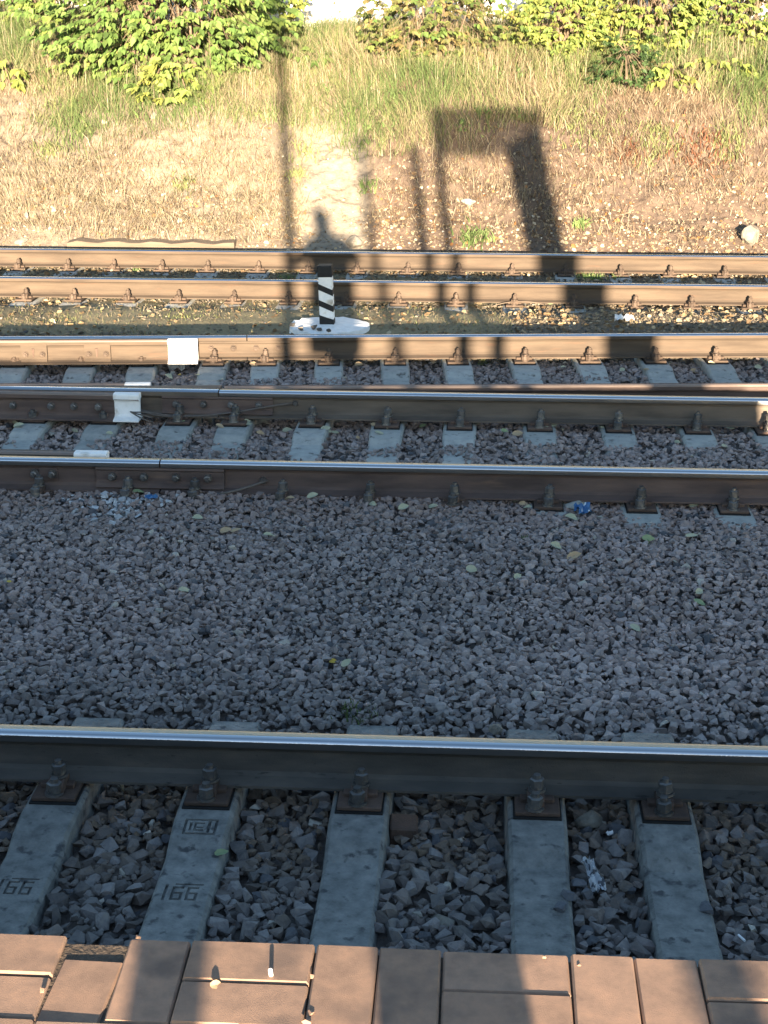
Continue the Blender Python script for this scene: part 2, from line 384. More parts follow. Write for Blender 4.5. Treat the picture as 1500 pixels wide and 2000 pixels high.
def plate_mesh(m):
    bm = bmesh.new()
    box(bm, -.08, .08, -.185, .185, 0, .018, .004)
    box(bm, -.062, .062, -.118, -.082, .016, .036, .004); box(bm, -.062, .062, .082, .118, .016, .036, .004)
    return bm_mesh('base_plate', bm, m)
def pad_mesh():
    bm = bmesh.new(); box(bm, -.086, .086, -.195, .195, 0, .006); return bm_mesh('rubber_pad', bm, M['rubber'])
PAD = pad_mesh()
FAST = {}
for k, pm, bmz in (('dark', 'plate', 'bolt'), ('rust', 'plate', 'bolt'), ('tan', 'plate_tan', 'bolt_tan')):
    FAST[k] = (plate_mesh(M[pm]), clip_mesh(M[pm]), bolt_mesh('clamp_bolt', M[bmz], .82 if k == 'tan' else 1.05, 1.15), bolt_mesh('anchor_bolt', M[bmz], .88 if k == 'tan' else 1.12))

# sleepers
def sleeper_mesh(name, m, digits=False, panel=False, half_top=.088, front=None):
    ys = [-1.35, -1.33, -1.12, -1.0, -.55, -.44, -.36, 0, .36, .44, .55, 1.0, 1.12, 1.33, 1.35]
    zs = [-.03, -.015, -.004, 0, 0, -.012, -.042, -.046, -.042, -.012, 0, 0, -.004, -.015, -.03]
    if front is not None: ys, zs = zip(*([(front, float(np.interp(front, ys, zs)))] + [(a, b) for a, b in zip(ys, zs) if a > front]))
    bm = bmesh.new(); rows = []
    for y, z in zip(ys, zs):
        w = half_top + (.004 if abs(y) > .5 else 0)
        rows.append([bm.verts.new(p) for p in ((-.125, y, -.2), (-w-.012, y, z-.014), (-w, y, z), (w, y, z), (w+.012, y, z-.014), (.125, y, -.2))])
    for a, b in zip(rows, rows[1:]):
        for j in range(6): bm.faces.new((a[j], a[(j+1) % 6], b[(j+1) % 6], b[j]))
    bm.faces.new(rows[0]); bm.faces.new(rows[-1])
    me = bm_mesh(name, bm, m)
    if digits or panel:
        cb = bmesh.new(); S = .0
        def seg(x0, x1, y0, y1, zt, dep=.006): box(cb, x0-.0016, x1+.0016, y0-.0016, y1+.0016, zt-dep-.003, zt+.03)
        if digits:                                   # two sunken 6 digits with a line above
            y0 = .10; zt = -.0455
            for cx in (-.018, .032):
                seg(cx-.018, cx-.011, y0, y0+.075, zt); seg(cx-.0105, cx+.018, y0+.067, y0+.075, zt)
                seg(cx-.0105, cx+.018, y0+.036, y0+.043, zt); seg(cx-.0105, cx+.018, y0, y0+.007, zt); seg(cx+.0112, cx+.018, y0+.0075, y0+.0355, zt)
            seg(-.062, -.055, y0-.004, y0+.085, zt)
            seg(-.03, .062, y0+.088, y0+.093, zt)
        if panel:
            zt = -.012 if False else -.002
            yb, yt = .455, .54
            seg(-.058, .058, yb, yb+.007, zt, .012); seg(-.058, .058, yt-.007, yt, zt, .008)
            seg(-.058, -.051, yb+.0075, yt-.0075, zt, .011); seg(.051, .058, yb+.0075, yt-.0075, zt, .011)
            seg(-.022, -.016, yb+.02, yt-.02, zt, .011); seg(-.0155, .012, yt-.026, yt-.02, zt, .01); seg(-.0155, .01, yb+.036, yb+.041, zt, .011)
            seg(-.0155, .012, yb+.02, yb+.026, zt, .012); seg(.026, .034, yb+.012, yt-.012, zt, .011); seg(-.038, -.032, yb+.02, yt-.02, zt, .011)
        cme = bm_mesh('cut', cb); co = bpy.data.objects.new('cut', cme); oo = bpy.data.objects.new('tmp', me)
        COL.objects.link(co); COL.objects.link(oo)
        md = oo.modifiers.new('b', 'BOOLEAN'); md.object = co; md.operation = 'DIFFERENCE'; md.solver = 'EXACT'; md.use_self = True
        dg = bpy.context.evaluated_depsgraph_get()
        me2 = bpy.data.meshes.new_from_object(oo.evaluated_get(dg)); me2.name = name
        bpy.data.objects.remove(co); bpy.data.objects.remove(oo); me = me2
    return me
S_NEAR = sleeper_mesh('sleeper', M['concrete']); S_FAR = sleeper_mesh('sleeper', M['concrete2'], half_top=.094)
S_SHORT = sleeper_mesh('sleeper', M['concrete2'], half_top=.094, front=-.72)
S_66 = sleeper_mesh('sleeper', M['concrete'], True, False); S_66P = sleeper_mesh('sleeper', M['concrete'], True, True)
SLEEPERS = []           # (x, yaxis, rz) for stone exclusion
def add_sleeper(x, yax, rz, me, label, group, fast, seats, skip_bolts=False):
    o = mobj('concrete_sleeper', me, loc=(x, yax, 0), rot=(0, 0, rz + random.uniform(-.006, .006)))
    tag(o, label, 'sleeper', group); SLEEPERS.append((x, yax, rz, -.72 if me is S_SHORT else -1.35))
    pm, cm, b1, b2 = FAST[fast]
    for sy in seats:
        p = mobj('base_plate', pm, parent=o, loc=(0, sy, .006))
        mobj('rubber_pad', PAD, parent=p, loc=(0, 0, -.006))
        jx = random.uniform(-.006, .006)
        for side in ((-1, 1) if sy > 0 and fast == 'dark' else (-1,)):
            c = mobj('clip', cm, parent=p, loc=(jx, side*.098, .034), rot=(0, 0, 0 if side < 0 else math.pi))
            mobj('clamp_bolt', b1, parent=p, loc=(jx+.004, side*.100, .062), rot=(random.uniform(-.05, .05), random.uniform(-.05, .05), random.random()*3))
            mobj('anchor_bolt', b2, parent=p, loc=(jx-.004, side*.156, .018), rot=(random.uniform(-.05, .05), random.uniform(-.05, .05), random.random()*3))
    return o
# near track
nx = [x_at(p, Y_N-.12, .03) for p in (113, 408, 702, 1048, 1298)]
nx = [nx[0]-1.1, nx[0]-.55] + nx + [nx[-1]+.55, nx[-1]+1.1, nx[-1]+1.65]
for i, x in enumerate(nx):
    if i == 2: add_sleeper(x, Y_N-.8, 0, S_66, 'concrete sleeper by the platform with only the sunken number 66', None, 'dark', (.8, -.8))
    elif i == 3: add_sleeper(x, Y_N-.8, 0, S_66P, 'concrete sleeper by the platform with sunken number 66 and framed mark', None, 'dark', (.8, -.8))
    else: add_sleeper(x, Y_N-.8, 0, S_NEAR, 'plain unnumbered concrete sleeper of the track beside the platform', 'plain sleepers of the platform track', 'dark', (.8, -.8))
# middle track (A-B)
ax = [x_at(p, Y_B-.12, .03) for p in (68, 205, 350, 460, 609, 756, 897, 1053, 1207, 1361, 1502)]
ax = [ax[0]-1.05, ax[0]-.52] + ax + [ax[-1]+.52, ax[-1]+1.04]
for x in ax:
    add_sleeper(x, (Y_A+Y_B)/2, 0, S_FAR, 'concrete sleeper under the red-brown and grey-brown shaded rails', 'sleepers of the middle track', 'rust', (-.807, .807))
# diverging track (B'-C)
cx = [x_at(p, y_C(-.5)-.12, .03) for p in (62, 188, 302, 435, 535, 657, 785, 908, 1038, 1167, 1297, 1420)]
cx = [cx[0]-1.05, cx[0]-.52] + cx + [cx[-1]+.53, cx[-1]+1.06]
for x in cx:
    ya = y_C(x)-.8
    add_sleeper(x, ya, ANG, S_SHORT, 'concrete sleeper in front of the tan rail that passes the striped post', 'sleepers of the diverging track', 'tan', (.8,))
# far track (D-E)
dx = [x_at(p, Y_D-.12, .03) for p in (48, 145, 250, 349, 457, 565, 672, 780, 890, 1006, 1122, 1240, 1350, 1465)]
dx = [dx[0]-1.04, dx[0]-.52] + dx + [dx[-1]+.52, dx[-1]+1.04]
for x in dx:
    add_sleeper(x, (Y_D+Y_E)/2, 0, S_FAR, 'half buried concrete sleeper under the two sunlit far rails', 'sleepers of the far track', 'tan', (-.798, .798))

# joint bars
def joint_bar(rail, xc, x0, x1, side, boltm, nb, white=0):
    pr = [(-.010, .040), (-.030, .028), (-.052, .020), (-.056, .026), (-.036, .046), (-.031, .06), (-.031, .118), (-.040, .128), (-.036, .140), (-.011, .132)]
    o = mobj('joint_bar', bm_mesh('joint_bar', extrude_x(pr, x0, x1), M[side]), parent=rail)
    bme = bolt_mesh('joint_bolt', M[boltm], .82, .8)
    for k in range(nb):
        xx = x0 + (x1-x0)*(k+.5)/nb
        mobj('joint_bolt', bme, parent=o, loc=(xx, -.032, .085), rot=(math.pi/2, random.random(), 0))
    return o
def px2x(px, Y): return x_at(px, Y-.05, .1)
joint_bar(R_A2, xj_A, px2x(187, Y_A), px2x(437, Y_A), 'rail_rust', 'bolt', 4)
joint_bar(R_B2, xj_B, px2x(316, Y_B), px2x(532, Y_B), 'rail_rust', 'bolt', 4)
joint_bar(R_C2, xj_C, px2x(392, y_C(-1.3))/math.cos(ANG), px2x(566, y_C(-1))/math.cos(ANG), 'rail_tan', 'bolt_tan', 4)
# small bolt pair with square plate on rail A left
b = bmesh.new(); box(b, -.06, .05, -.012, -.002, .05, .125, .002)
sp = mobj('web_plate', bm_mesh('web_plate', b, M['rail_rust']), parent=R_A1, loc=(px2x(94, Y_A), -.009, 0))
bme = bolt_mesh('web_bolt', M['bolt'], .85, .8)
for xx in (-.085, .02): mobj('web_bolt', bme, parent=sp, loc=(xx, -.012, .09), rot=(math.pi/2, .3, 0))

# guard and wing rails with white ends
def guard(y, rz, x1, side, label, spacer=None, dz=0.0, wlen=.2, cap_h=1.0):
    o = make_rail(XL, x1, y, rz, side, 'dullhead', label, name='guard_rail', dz=dz)
    pr = [(yy*1.0 + (-.002 if yy < 0 else .002), zz + (.002 if zz > .1 else 0)) for yy, zz in rail_profile()]
    e = mobj('painted_end', bm_mesh('painted_end', extrude_x(pr, x1-wlen, x1+.003), M['white']), parent=o)
    e['label'] = 'white painted rail end'
    return o
xg1 = x_at(209, Y_A+.13, .19); xg2 = x_at(270, Y_B-.17, .15); xg3 = x_at(294, Y_B+.17, .19); xg4 = x_at(388, y_C(-1.5)-.13, .12)
G1 = guard(Y_A+.135, 0, xg1, 'rail_dark', 'dark guard rail with white painted end behind the red-brown rail', wlen=.19)
G2 = guard(Y_B-.155, -.012, xg2, 'rail_rust', 'rust-brown wing rail with thick white painted end in front of the crossing nose', wlen=.17)
G3 = guard(Y_B+.125+.05, ANG, xg3/math.cos(ANG), 'rail_rust', 'thin-looking brown wing rail with white painted end behind the crossing nose', wlen=.17)
G3.location.y = Y_B + .15 - SLOPE*xg3
G4 = guard(OC-.128, ANG, xg4/math.cos(ANG), 'rail_tan', 'sunlit tan guard rail with glaring white square end', wlen=.225)
bme = bolt_mesh('web_bolt', M['bolt'], .85, .8); bmt = bolt_mesh('web_bolt', M['bolt_tan'], .8, .7)
for p in (20, 95, 140, 188): mobj('web_bolt', bme, parent=G2, loc=(px2x(p, Y_B-.15), -.009, .085), rot=(math.pi/2, .2, 0))
for p in (70, 191):
    xx = px2x(p, y_C(-2)-.13)
    b = bmesh.new(); pr = [(-.010, .03), (-.055, .015), (-.06, .02), (-.04, .04), (-.04, .155), (-.010, .155)]
    q = mobj('spacer_block', bm_mesh('spacer_block', extrude_x(pr, xx-.1, xx+.1), M['rail_tan']), parent=G4); b.free()
    for s in (-.065, .065): mobj('web_bolt', bmt, parent=q, loc=(xx+s, -.041, .075), rot=(math.pi/2, .2, 0))
    b = bmesh.new(); cyl(b, (xx-.005, -.042, .05), (0, 0, 1), .004, .012, .07, 6); mobj('wedge', bm_mesh('wedge', b, M['plate']), parent=q)

# bond wires
def wire(rail, pts, r, name='bond_wire'):
    mobj(name, tube_mesh(name, pts, r, M['wire']), parent=rail)
def bez(pts, n=10):
    out = []; P = [Vector(p) for p in pts]; k = len(P)-1
    for i in range(n+1):
        t = i/n; out.append(sum((P[j]*(math.comb(k, j)*(1-t)**(k-j)*t**j) for j in range(k+1)), Vector((0, 0, 0))))
    return out
wB = [px2x(p, Y_B) for p in (268, 330, 420, 500, 576)]
wire(R_B2, bez([(wB[0], -.07, .06), (wB[1], -.13, .0), (wB[2], -.12, .0), (wB[3], -.09, .09), (wB[4], -.012, .10)], 16), .006)
wire(R_B2, bez([(wB[0]+.02, -.08, .05), (wB[1], -.15, -.02), (wB[2], -.10, .03), (wB[3], -.07, .07), (wB[4]-.02, -.014, .09)], 16), .005)
b = bmesh.new(); cyl(b, (wB[4], -.008, .098), (0, -1, 0), .02, .014, .02, 10); mobj('bond_lug', bm_mesh('bond_lug', b, M['bolt']), parent=R_B2)
for dz in (0, .012, -.014):
    wire(G2, bez([(xg2-.06, -.03, .06), (xg2+.01, -.09, .055+dz), (xg2+.06, -.08, .05+dz*3), (xg2+.1, -.07, .03+dz*2)], 8), .0045, 'wire_strand')
wA = [px2x(p, Y_A) for p in (380, 440, 480, 522)]
wire(R_A2, bez([(wA[0], -.08, .0), (wA[1], -.12, .0), (wA[2], -.09, .05), (wA[3], -.012, .07)], 14), .008)
b = bmesh.new(); cyl(b, (wA[3]-.03, -.008, .07), (0, -1, 0), .024, .018, .018, 10); mobj('bond_lug', bm_mesh('bond_lug', b, M['bolt']), parent=R_A2)

# ------------------------------------------------------------------ crushed stone
def hull_stone(npts, seed):
    r = np.random.default_rng(seed); bm = bmesh.new()
    P = r.normal(size=(npts, 3)); P /= np.linalg.norm(P, axis=1)[:, None]
    P = np.sign(P)*np.abs(P)**.75; P /= np.abs(P).max()
    P *= np.array([1.0, r.uniform(.62, .95), r.uniform(.45, .8)])
    for p in P: bm.verts.new(p)
    h = bmesh.ops.convex_hull(bm, input=bm.verts[:])
    for v in [v for v in bm.verts if not v.link_faces]: bm.verts.remove(v)
    bmesh.ops.triangulate(bm, faces=bm.faces[:]); bm.verts.index_update()
    V = np.array([v.co[:] for v in bm.verts]); T = np.array([[v.index for v in f.verts] for f in bm.faces]); bm.free()
    return V, T
HULL_HI = [hull_stone(12, 100+i) for i in range(30)]; HULL_LO = [hull_stone(9, 200+i) for i in range(24)]
def rotmats(n, tilt, r=rng):
    """random z-rotation then limited tilt"""
    a = r.uniform(0, 2*np.pi, n); b = r.normal(0, tilt, n); c = r.uniform(0, 2*np.pi, n)
    ca, sa, cb, sb, cc, sc_ = np.cos(a), np.sin(a), np.cos(b), np.sin(b), np.cos(c), np.sin(c)
    Z = np.zeros((n, 3, 3)); Z[:, 0, 0] = ca; Z[:, 0, 1] = -sa; Z[:, 1, 0] = sa; Z[:, 1, 1] = ca; Z[:, 2, 2] = 1
    K = np.zeros((n, 3, 3)); K[:, 0, 0] = 1; K[:, 1, 1] = cb; K[:, 1, 2] = -sb; K[:, 2, 1] = sb; K[:, 2, 2] = cb
    Q = np.zeros((n, 3, 3)); Q[:, 0, 0] = cc; Q[:, 0, 1] = -sc_; Q[:, 1, 0] = sc_; Q[:, 1, 1] = cc; Q[:, 2, 2] = 1
    return Q @ K @ Z
def scatter_mesh(name, hulls, idx, R, S, P, tint, m):
    Vs, Ts, Cs = [], [], []; off = 0
    for h in range(len(hulls)):
        k = np.where(idx == h)[0]
        if len(k) == 0: continue
        V, T = hulls[h]
        v = np.einsum('nij,nvj->nvi', R[k], V[None]*S[k][:, None, None]) + P[k][:, None]
        Vs.append(v.reshape(-1, 3)); Cs.append(np.repeat(tint[k], len(V), 0))
        Ts.append((T[None] + (off + np.arange(len(k))*len(V))[:, None, None]).reshape(-1, 3)); off += len(k)*len(V)
    return np_mesh(name, np.vstack(Vs), np.vstack(Ts), m, np.vstack(Cs))
CELL = .009; GX0, GY0 = -6.6, 2.3; GNX, GNY = int(13.2/CELL), int(14.3/CELL)
gx = GX0 + (np.arange(GNX)+.5)*CELL; gy = GY0 + (np.arange(GNY)+.5)*CELL
GX, GY = np.meshgrid(gx, gy)
TOP = ballast_top(GX, GY).astype(np.float32); HF = (TOP - np.where(GY > y_C(GX)+.15, .016, .05)).astype(np.float32)
BLK = np.zeros_like(TOP, bool)
yzs = np.array([-1.35, -1.12, -.55, -.44, -.36, .36, .44, .55, 1.12, 1.35]); zzs = np.array([-.02, -.004, 0, -.012, -.042, -.042, -.012, 0, -.004, -.02])
for (sx, sy, rz, fr_) in SLEEPERS:
    c, s = math.cos(-rz), math.sin(-rz)
    i0, i1 = int((sx-.45-GX0)/CELL), int((sx+.45-GX0)/CELL); j0, j1 = int((sy-1.4-GY0)/CELL), int((sy+1.4-GY0)/CELL)
    i0, i1 = max(i0, 0), min(i1, GNX); j0, j1 = max(j0, 0), min(j1, GNY)
    if i1 <= i0 or j1 <= j0: continue
    X = GX[j0:j1, i0:i1]-sx; Y = GY[j0:j1, i0:i1]-sy; lx = c*X-s*Y; ly = s*X+c*Y
    ins = (np.abs(lx) < .097) & (np.abs(ly) < 1.35) & (ly > fr_)
    zt = np.interp(ly, yzs, zzs)
    sub = HF[j0:j1, i0:i1]; sub[ins] = zt[ins]
    # sloping flank
    fl = (~ins) & (np.abs(lx) < .15) & (np.abs(ly) < 1.35) & (ly > fr_); zz = zt - .2*(np.abs(lx)-.097)/.055
    sub[fl] = np.maximum(sub[fl], zz[fl])
rails_y = [(Y_N, 0), (Y_A, 0), (Y_B, 0), (OB, SLOPE), (OC, SLOPE), (Y_D, 0), (Y_E, 0)]
for (o, s) in rails_y:
    m_ = np.abs(GY - (o + s*GX)) < .078; BLK |= m_
HF0 = HF.copy()
def half_w(Y): return .27*Y + 1.0
_p = on_z(640, 641, .055)
TOP[((GX-_p[0]-.01)**2 + (GY-_p[1]+.03)**2) < .35**2] = -1
stones = []
def throw(n, y0, y1, smin, smax, over, pw=1.0, prob=None):
    ys = rng.uniform(y0, y1, n); us = rng.uniform(-1, 1, n)
    hw = half_w(np.full(n, y1)); xs = us*hw
    keep = np.abs(xs + .061*ys) < half_w(ys); xs, ys = xs[keep], ys[keep]
    rs = smin + (smax-smin)*rng.random(len(xs))**(1.6*pw); fl = rng.uniform(.55, .8, len(xs))
    for x, y, r, f in zip(xs, ys, rs, fl):
        if y > 12.2 and x < .2 and y < 14 and rng.random() < .86: continue
        i = int((x-GX0)/CELL); j = int((y-GY0)/CELL); k = max(1, int(r*.62/CELL)); kk = max(1, int(r*.85/CELL))
        if i < kk+1 or j < kk+1 or i >= GNX-kk-1 or j >= GNY-kk-1: continue
        pat = HF[j-k:j+k+1, i-k:i+k+1]
        sup = .5*float(pat.mean()) + .5*float(pat.max())
        zc = sup + r*f*.42
        if zc + r*f*.55 > TOP[j, i] + over + .3*r: continue
        if BLK[j, i] and zc + r > .02: continue
        stones.append((x, y, zc, r))
        p2 = HF[j-kk:j+kk+1, i-kk:i+kk+1]; a = np.arange(-kk, kk+1)*CELL
        d2 = (a[:, None]**2 + a[None]**2)/(r*.9)**2
        dome = zc + r*f*.62*np.sqrt(np.clip(1-d2, 0, 1)); np.copyto(p2, np.maximum(p2, dome), where=d2 < 1)
throw(34000, 2.9, 5.3, .014, .044, .010)
throw(110000, 5.1, 8.5, .011, .032, .010)
throw(80000, 8.4, 12.4, .013, .031, .008)
throw(34000, 12.2, 16.4, .006, .018, .004)
ST = np.array(stones)
hc = np.array([HF[int((y-GY0)/CELL), int((x-GX0)/CELL)] for x, y in ST[:, :2]])
ST = ST[hc < ST[:, 2] + ST[:, 3]*1.05]; n = len(ST)
X, Y, Z, S = ST.T
cn = vnoise(X, Y, .8, 21); r1 = rng.random(n)
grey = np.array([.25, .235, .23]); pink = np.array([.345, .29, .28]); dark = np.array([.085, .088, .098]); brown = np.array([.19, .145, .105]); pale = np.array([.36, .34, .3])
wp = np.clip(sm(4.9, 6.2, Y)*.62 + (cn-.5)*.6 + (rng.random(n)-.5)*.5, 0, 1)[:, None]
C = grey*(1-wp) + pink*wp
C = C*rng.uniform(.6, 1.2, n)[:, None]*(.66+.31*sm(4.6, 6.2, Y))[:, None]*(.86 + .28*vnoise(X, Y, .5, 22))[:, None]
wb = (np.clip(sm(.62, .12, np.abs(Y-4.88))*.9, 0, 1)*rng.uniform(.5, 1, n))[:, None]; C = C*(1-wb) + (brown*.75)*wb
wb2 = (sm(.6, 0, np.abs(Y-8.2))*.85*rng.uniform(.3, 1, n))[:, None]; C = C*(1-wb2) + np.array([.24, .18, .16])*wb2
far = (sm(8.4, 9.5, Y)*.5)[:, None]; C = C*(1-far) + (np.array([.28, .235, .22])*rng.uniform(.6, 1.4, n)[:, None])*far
fr = (Y > y_C(X)+.1)[:, None]; C = np.where(fr, np.where(X < .3, .8, 1)[:, None]*np.array([.17, .148, .115])*rng.uniform(.55, 1.3, n)[:, None], C)
C[r1 < .05] = dark*rng.uniform(.7, 1.2, (int((r1 < .05).sum()), 1))
sel = (r1 > .993); C[sel] = pale*rng.uniform(.7, 1.2, (int(sel.sum()), 1))
# paint-splashed stones by the joint
px_, py_ = proj_arr(ST[:, :3]); blot = np.exp(-(((px_-225)/75)**2 + ((py_-985)/24)**2)); sp_ = rng.random(n) < blot*.65
C[sp_] = np.array([.4, .42, .44])*rng.uniform(.75, 1.2, (int(sp_.sum()), 1))
hi = Y < 6.3
idx = np.where(hi, rng.integers(0, 30, n), rng.integers(0, 24, n)); RM = rotmats(n, .5)
inview = (px_ > 0) & (px_ < 1500) & (py_ < 1835) & (py_ > 1560)
top_free = np.array([HF[int((y-GY0)/CELL), int((x-GX0)/CELL)] for x, y in ST[:, :2]]) < Z + S*.75
cand = np.where(inview & top_free & (S > .024))[0]; cand = cand[np.argsort(-S[cand]/Y[cand])][:300]
solo = np.zeros(n, bool); solo[cand] = True
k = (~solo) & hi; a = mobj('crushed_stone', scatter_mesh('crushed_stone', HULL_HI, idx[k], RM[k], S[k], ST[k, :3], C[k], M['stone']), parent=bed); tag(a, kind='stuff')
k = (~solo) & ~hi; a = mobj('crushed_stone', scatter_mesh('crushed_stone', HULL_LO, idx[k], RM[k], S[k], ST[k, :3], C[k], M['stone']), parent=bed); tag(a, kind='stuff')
SM = []
for j in range(60):
    V, T = HULL_HI[j % 30]; base = (grey if j % 3 else np.array([.2, .175, .16]))*rng.uniform(.42, .9)
    if j % 17 == 0: base = dark
    SM.append(np_mesh('stone', V, T, M['stone'], np.repeat(base[None], len(V), 0)))
for c in cand:
    o = mobj('stone', SM[int(rng.integers(0, 60))], parent=bed); m3 = Matrix(RM[c].tolist()) * S[c]
    o.matrix_local = Matrix.Translation(Vector(ST[c, :3])) @ m3.to_4x4()

def surf_z(x, y):
    i = int((x-GX0)/CELL); j = int((y-GY0)/CELL)
    return float(HF[max(0, j-1):j+2, max(0, i-1):i+2].max()) if 0 <= i < GNX and 0 <= j < GNY else float(ballast_top(x, y))
def on_ballast(px, py):
    d = ray(px, py); d = d/np.linalg.norm(d); t = np.arange(2.5, 19, .006); Q = CP + t[:, None]*d
    i = np.clip(((Q[:, 0]-GX0)/CELL).astype(int), 0, GNX-1); j = np.clip(((Q[:, 1]-GY0)/CELL).astype(int), 0, GNY-1)
    hit = (Q[:, 2] < HF[j, i]) & (Q[:, 1] > GY0)
    return Q[int(np.argmax(hit))] if hit.any() else on_z(px, py, 0.0)

# singled-out stones lying about
def rock(name, px, py, size, label, matn='rock', bankp=False, cat='rock', sq=(1, .8, .8), seed=1, parent=None, sink=.3):
    P = on_bank(px, py) if bankp else on_ballast(px, py)
    r = np.random.default_rng(seed); bm = bmesh.new(); bmesh.ops.create_icosphere(bm, subdivisions=3, radius=1)
    planes = r.normal(size=(12, 3)); planes /= np.linalg.norm(planes, axis=1)[:, None]; dd = r.uniform(.5, .86, 12)
    for v in bm.verts:
        c = np.array(v.co)
        for q, d in zip(planes, dd):
            e = c @ q
            if e > d: c = c - q*(e-d)*.92
        c = c*(1+.025*r.normal()); v.co = Vector((c*np.array(sq)*size/2*1.3).tolist())
    o = mobj(name, bm_mesh(name, bm, M[matn]), loc=(P[0], P[1], P[2]+size*sq[2]*(.5-sink)), rot=(r.uniform(-.2, .2), r.uniform(-.2, .2), r.uniform(0, 6)))
    return tag(o, label, cat)
rock('white_rock', 1463, 472, .2, 'large white rock at the foot of the bank, alone by the far rail', bankp=True, sq=(.95, .8, 1), seed=3, sink=.15)
rock('pale_rock', 690, 480, .17, 'pale pointed rock beside the shadow of the photographer', bankp=True, sq=(1.2, .8, .8), seed=5)
rock('white_rock', 44, 474, .11, 'flat white rock at the end of the old timber', bankp=True, sq=(1.2, .8, .6), seed=6)
rock('white_rock', 52, 432, .1, 'narrow white stone standing upright in the dry grass', bankp=True, sq=(.5, .5, 1.2), seed=7)
rock('white_rock', 300, 228, .09, 'round white stone under the lowest leaves of the big green shrub', bankp=True, seed=8)
rock('white_rock', 288, 358, .06, 'small white stone in the dry grass of the bank', bankp=True, seed=9)
rock('white_rock', 364, 381, .07, 'slanting white stone in the dry grass of the bank', bankp=True, seed=10, sq=(.6, .6, 1.1))
rock('grey_slab', 915, 398, .14, 'grey flat stone in the bank between the sign shadows', bankp=True, seed=11, sq=(1.1, .7, .5), matn='concrete2')
rock('white_stone', 1158, 492, .08, 'small white cube-like stone on the edge of the far rail bed', bankp=True, seed=12)
rock('pale_stone', 1153, 1608, .085, 'pale pointed stone in the ballast next to the platform track', cat='stone', seed=13, sq=(1.1, .8, .7))
rock('pale_stone', 863, 1806, .075, 'light grey stone at the edge of the platform between two sleepers', cat='stone', seed=14, sq=(1.1, .8, .6))
rock('pale_stone', 970, 1428, .055, 'yellowish stone just behind the rail nearest the platform', cat='stone', seed=15)
rock('pale_stone', 1128, 990, .1, 'flat bluish-grey stone below the blue wrapper', matn='concrete2', cat='stone', seed=16, sq=(1.2, .8, .4))
for q, (px, py, s_) in enumerate(((1128, 1735, .035), (1150, 1748, .03), (1112, 1752, .03), (1385, 1778, .032), (1095, 1775, .026))):
    P = on_ballast(px, py); V, T = HULL_HI[q+4]; o = mobj('spilled_stone', np_mesh('spilled_stone', V*s_*np.array([1, 1, .8]), T, M['stone'], np.repeat(dark[None]*1.3, len(V), 0)), loc=(P[0], P[1], P[2]+s_*.3), rot=(0, 0, q))
    tag(o, 'dark crushed stone lying on the top of a bare sleeper' if q == 3 else 'dark crushed stone spilled over the edge of a sleeper', 'stone', None if q == 3 else 'stones spilled on a sleeper')
b = bmesh.new(); box(b, -.05, .05, -.05, .05, -.04, .03, .006)
P = on_ballast(788, 1618); o = mobj('concrete_block', bm_mesh('concrete_block', b, M['plate']), loc=(P[0], P[1], -.07), rot=(.05, .05, .05)); tag(o, 'small square brown block half buried beside a sleeper', 'block')

# ------------------------------------------------------------------ striped limit post
P = on_z(640, 641, .055); px0, py0 = P[0], P[1]
pz = .062
post = empty('limit_post', (px0, py0, pz)); tag(post, 'square black and white diagonally striped post standing between two tracks', 'post')
H, hw_ = .525, .058
bm = bmesh.new(); box(bm, -hw_, hw_, -hw_, hw_, -.25, H, .006)
sh = mobj('post_shaft', bm_mesh('post_shaft', bm, M['white']), parent=post, rot=(0, math.radians(-1.8), 0))
bm = bmesh.new(); box(bm, -hw_-.003, hw_+.003, -hw_-.003, hw_+.003, H-.095, H+.003, .006); mobj('black_cap', bm_mesh('black_cap', bm, M['black']), parent=post, rot=(0, math.radians(-1.8), 0))
bm = bmesh.new(); box(bm, -hw_-.003, hw_+.003, -hw_-.003, hw_+.003, -.05, .10, .006)
for v in bm.verts:
    if v.co.z > .05: v.co.z += -v.co.x*.35
mobj('black_foot', bm_mesh('black_foot', bm, M['black']), parent=post, rot=(0, math.radians(-1.8), 0))
for zc in (.19, .325):
    bm = bmesh.new(); e = hw_+.002
    ring_lo = [(-e, -e, zc-.022+.028), (e, -e, zc-.022-.028), (e, e, zc-.022-.02), (-e, e, zc-.022+.02)]
    lo = [bm.verts.new(p) for p in ring_lo]; hi_ = [bm.verts.new((p[0], p[1], p[2]+.05)) for p in ring_lo]
    for k in range(4): bm.faces.new((lo[k], lo[(k+1) % 4], hi_[(k+1) % 4], hi_[k]))
    bm.faces.new(lo); bm.faces.new(hi_)
    mobj('black_stripe', bm_mesh('black_stripe', bm, M['black']), parent=post, rot=(0, math.radians(-1.8), 0))
bm = bmesh.new(); nn = 40; r_ = np.random.default_rng(4)
rad = [.345*(1+.03*math.sin(3*a_*2*math.pi/nn+1)+.015*r_.normal()) for a_ in range(nn)]
lo = [bm.verts.new((rad[k]*math.cos(2*math.pi*k/nn), rad[k]*math.sin(2*math.pi*k/nn), -.05)) for k in range(nn)]
hi_ = [bm.verts.new((rad[k]*.97*math.cos(2*math.pi*k/nn), rad[k]*.97*math.sin(2*math.pi*k/nn), .018+.004*r_.normal())) for k in range(nn)]
for k in range(nn): bm.faces.new((lo[k], lo[(k+1) % nn], hi_[(k+1) % nn], hi_[k]))
cc = bm.verts.new((0, 0, .03))
for k in range(nn): bm.faces.new((hi_[k], hi_[(k+1) % nn], cc))
bs_ = mobj('base_disc', bm_mesh('base_disc', bm, M['whitewash']), loc=(px0+.01, py0-.03, pz+.01)); tag(bs_, 'round whitewashed concrete disc under the striped post', 'base disc')
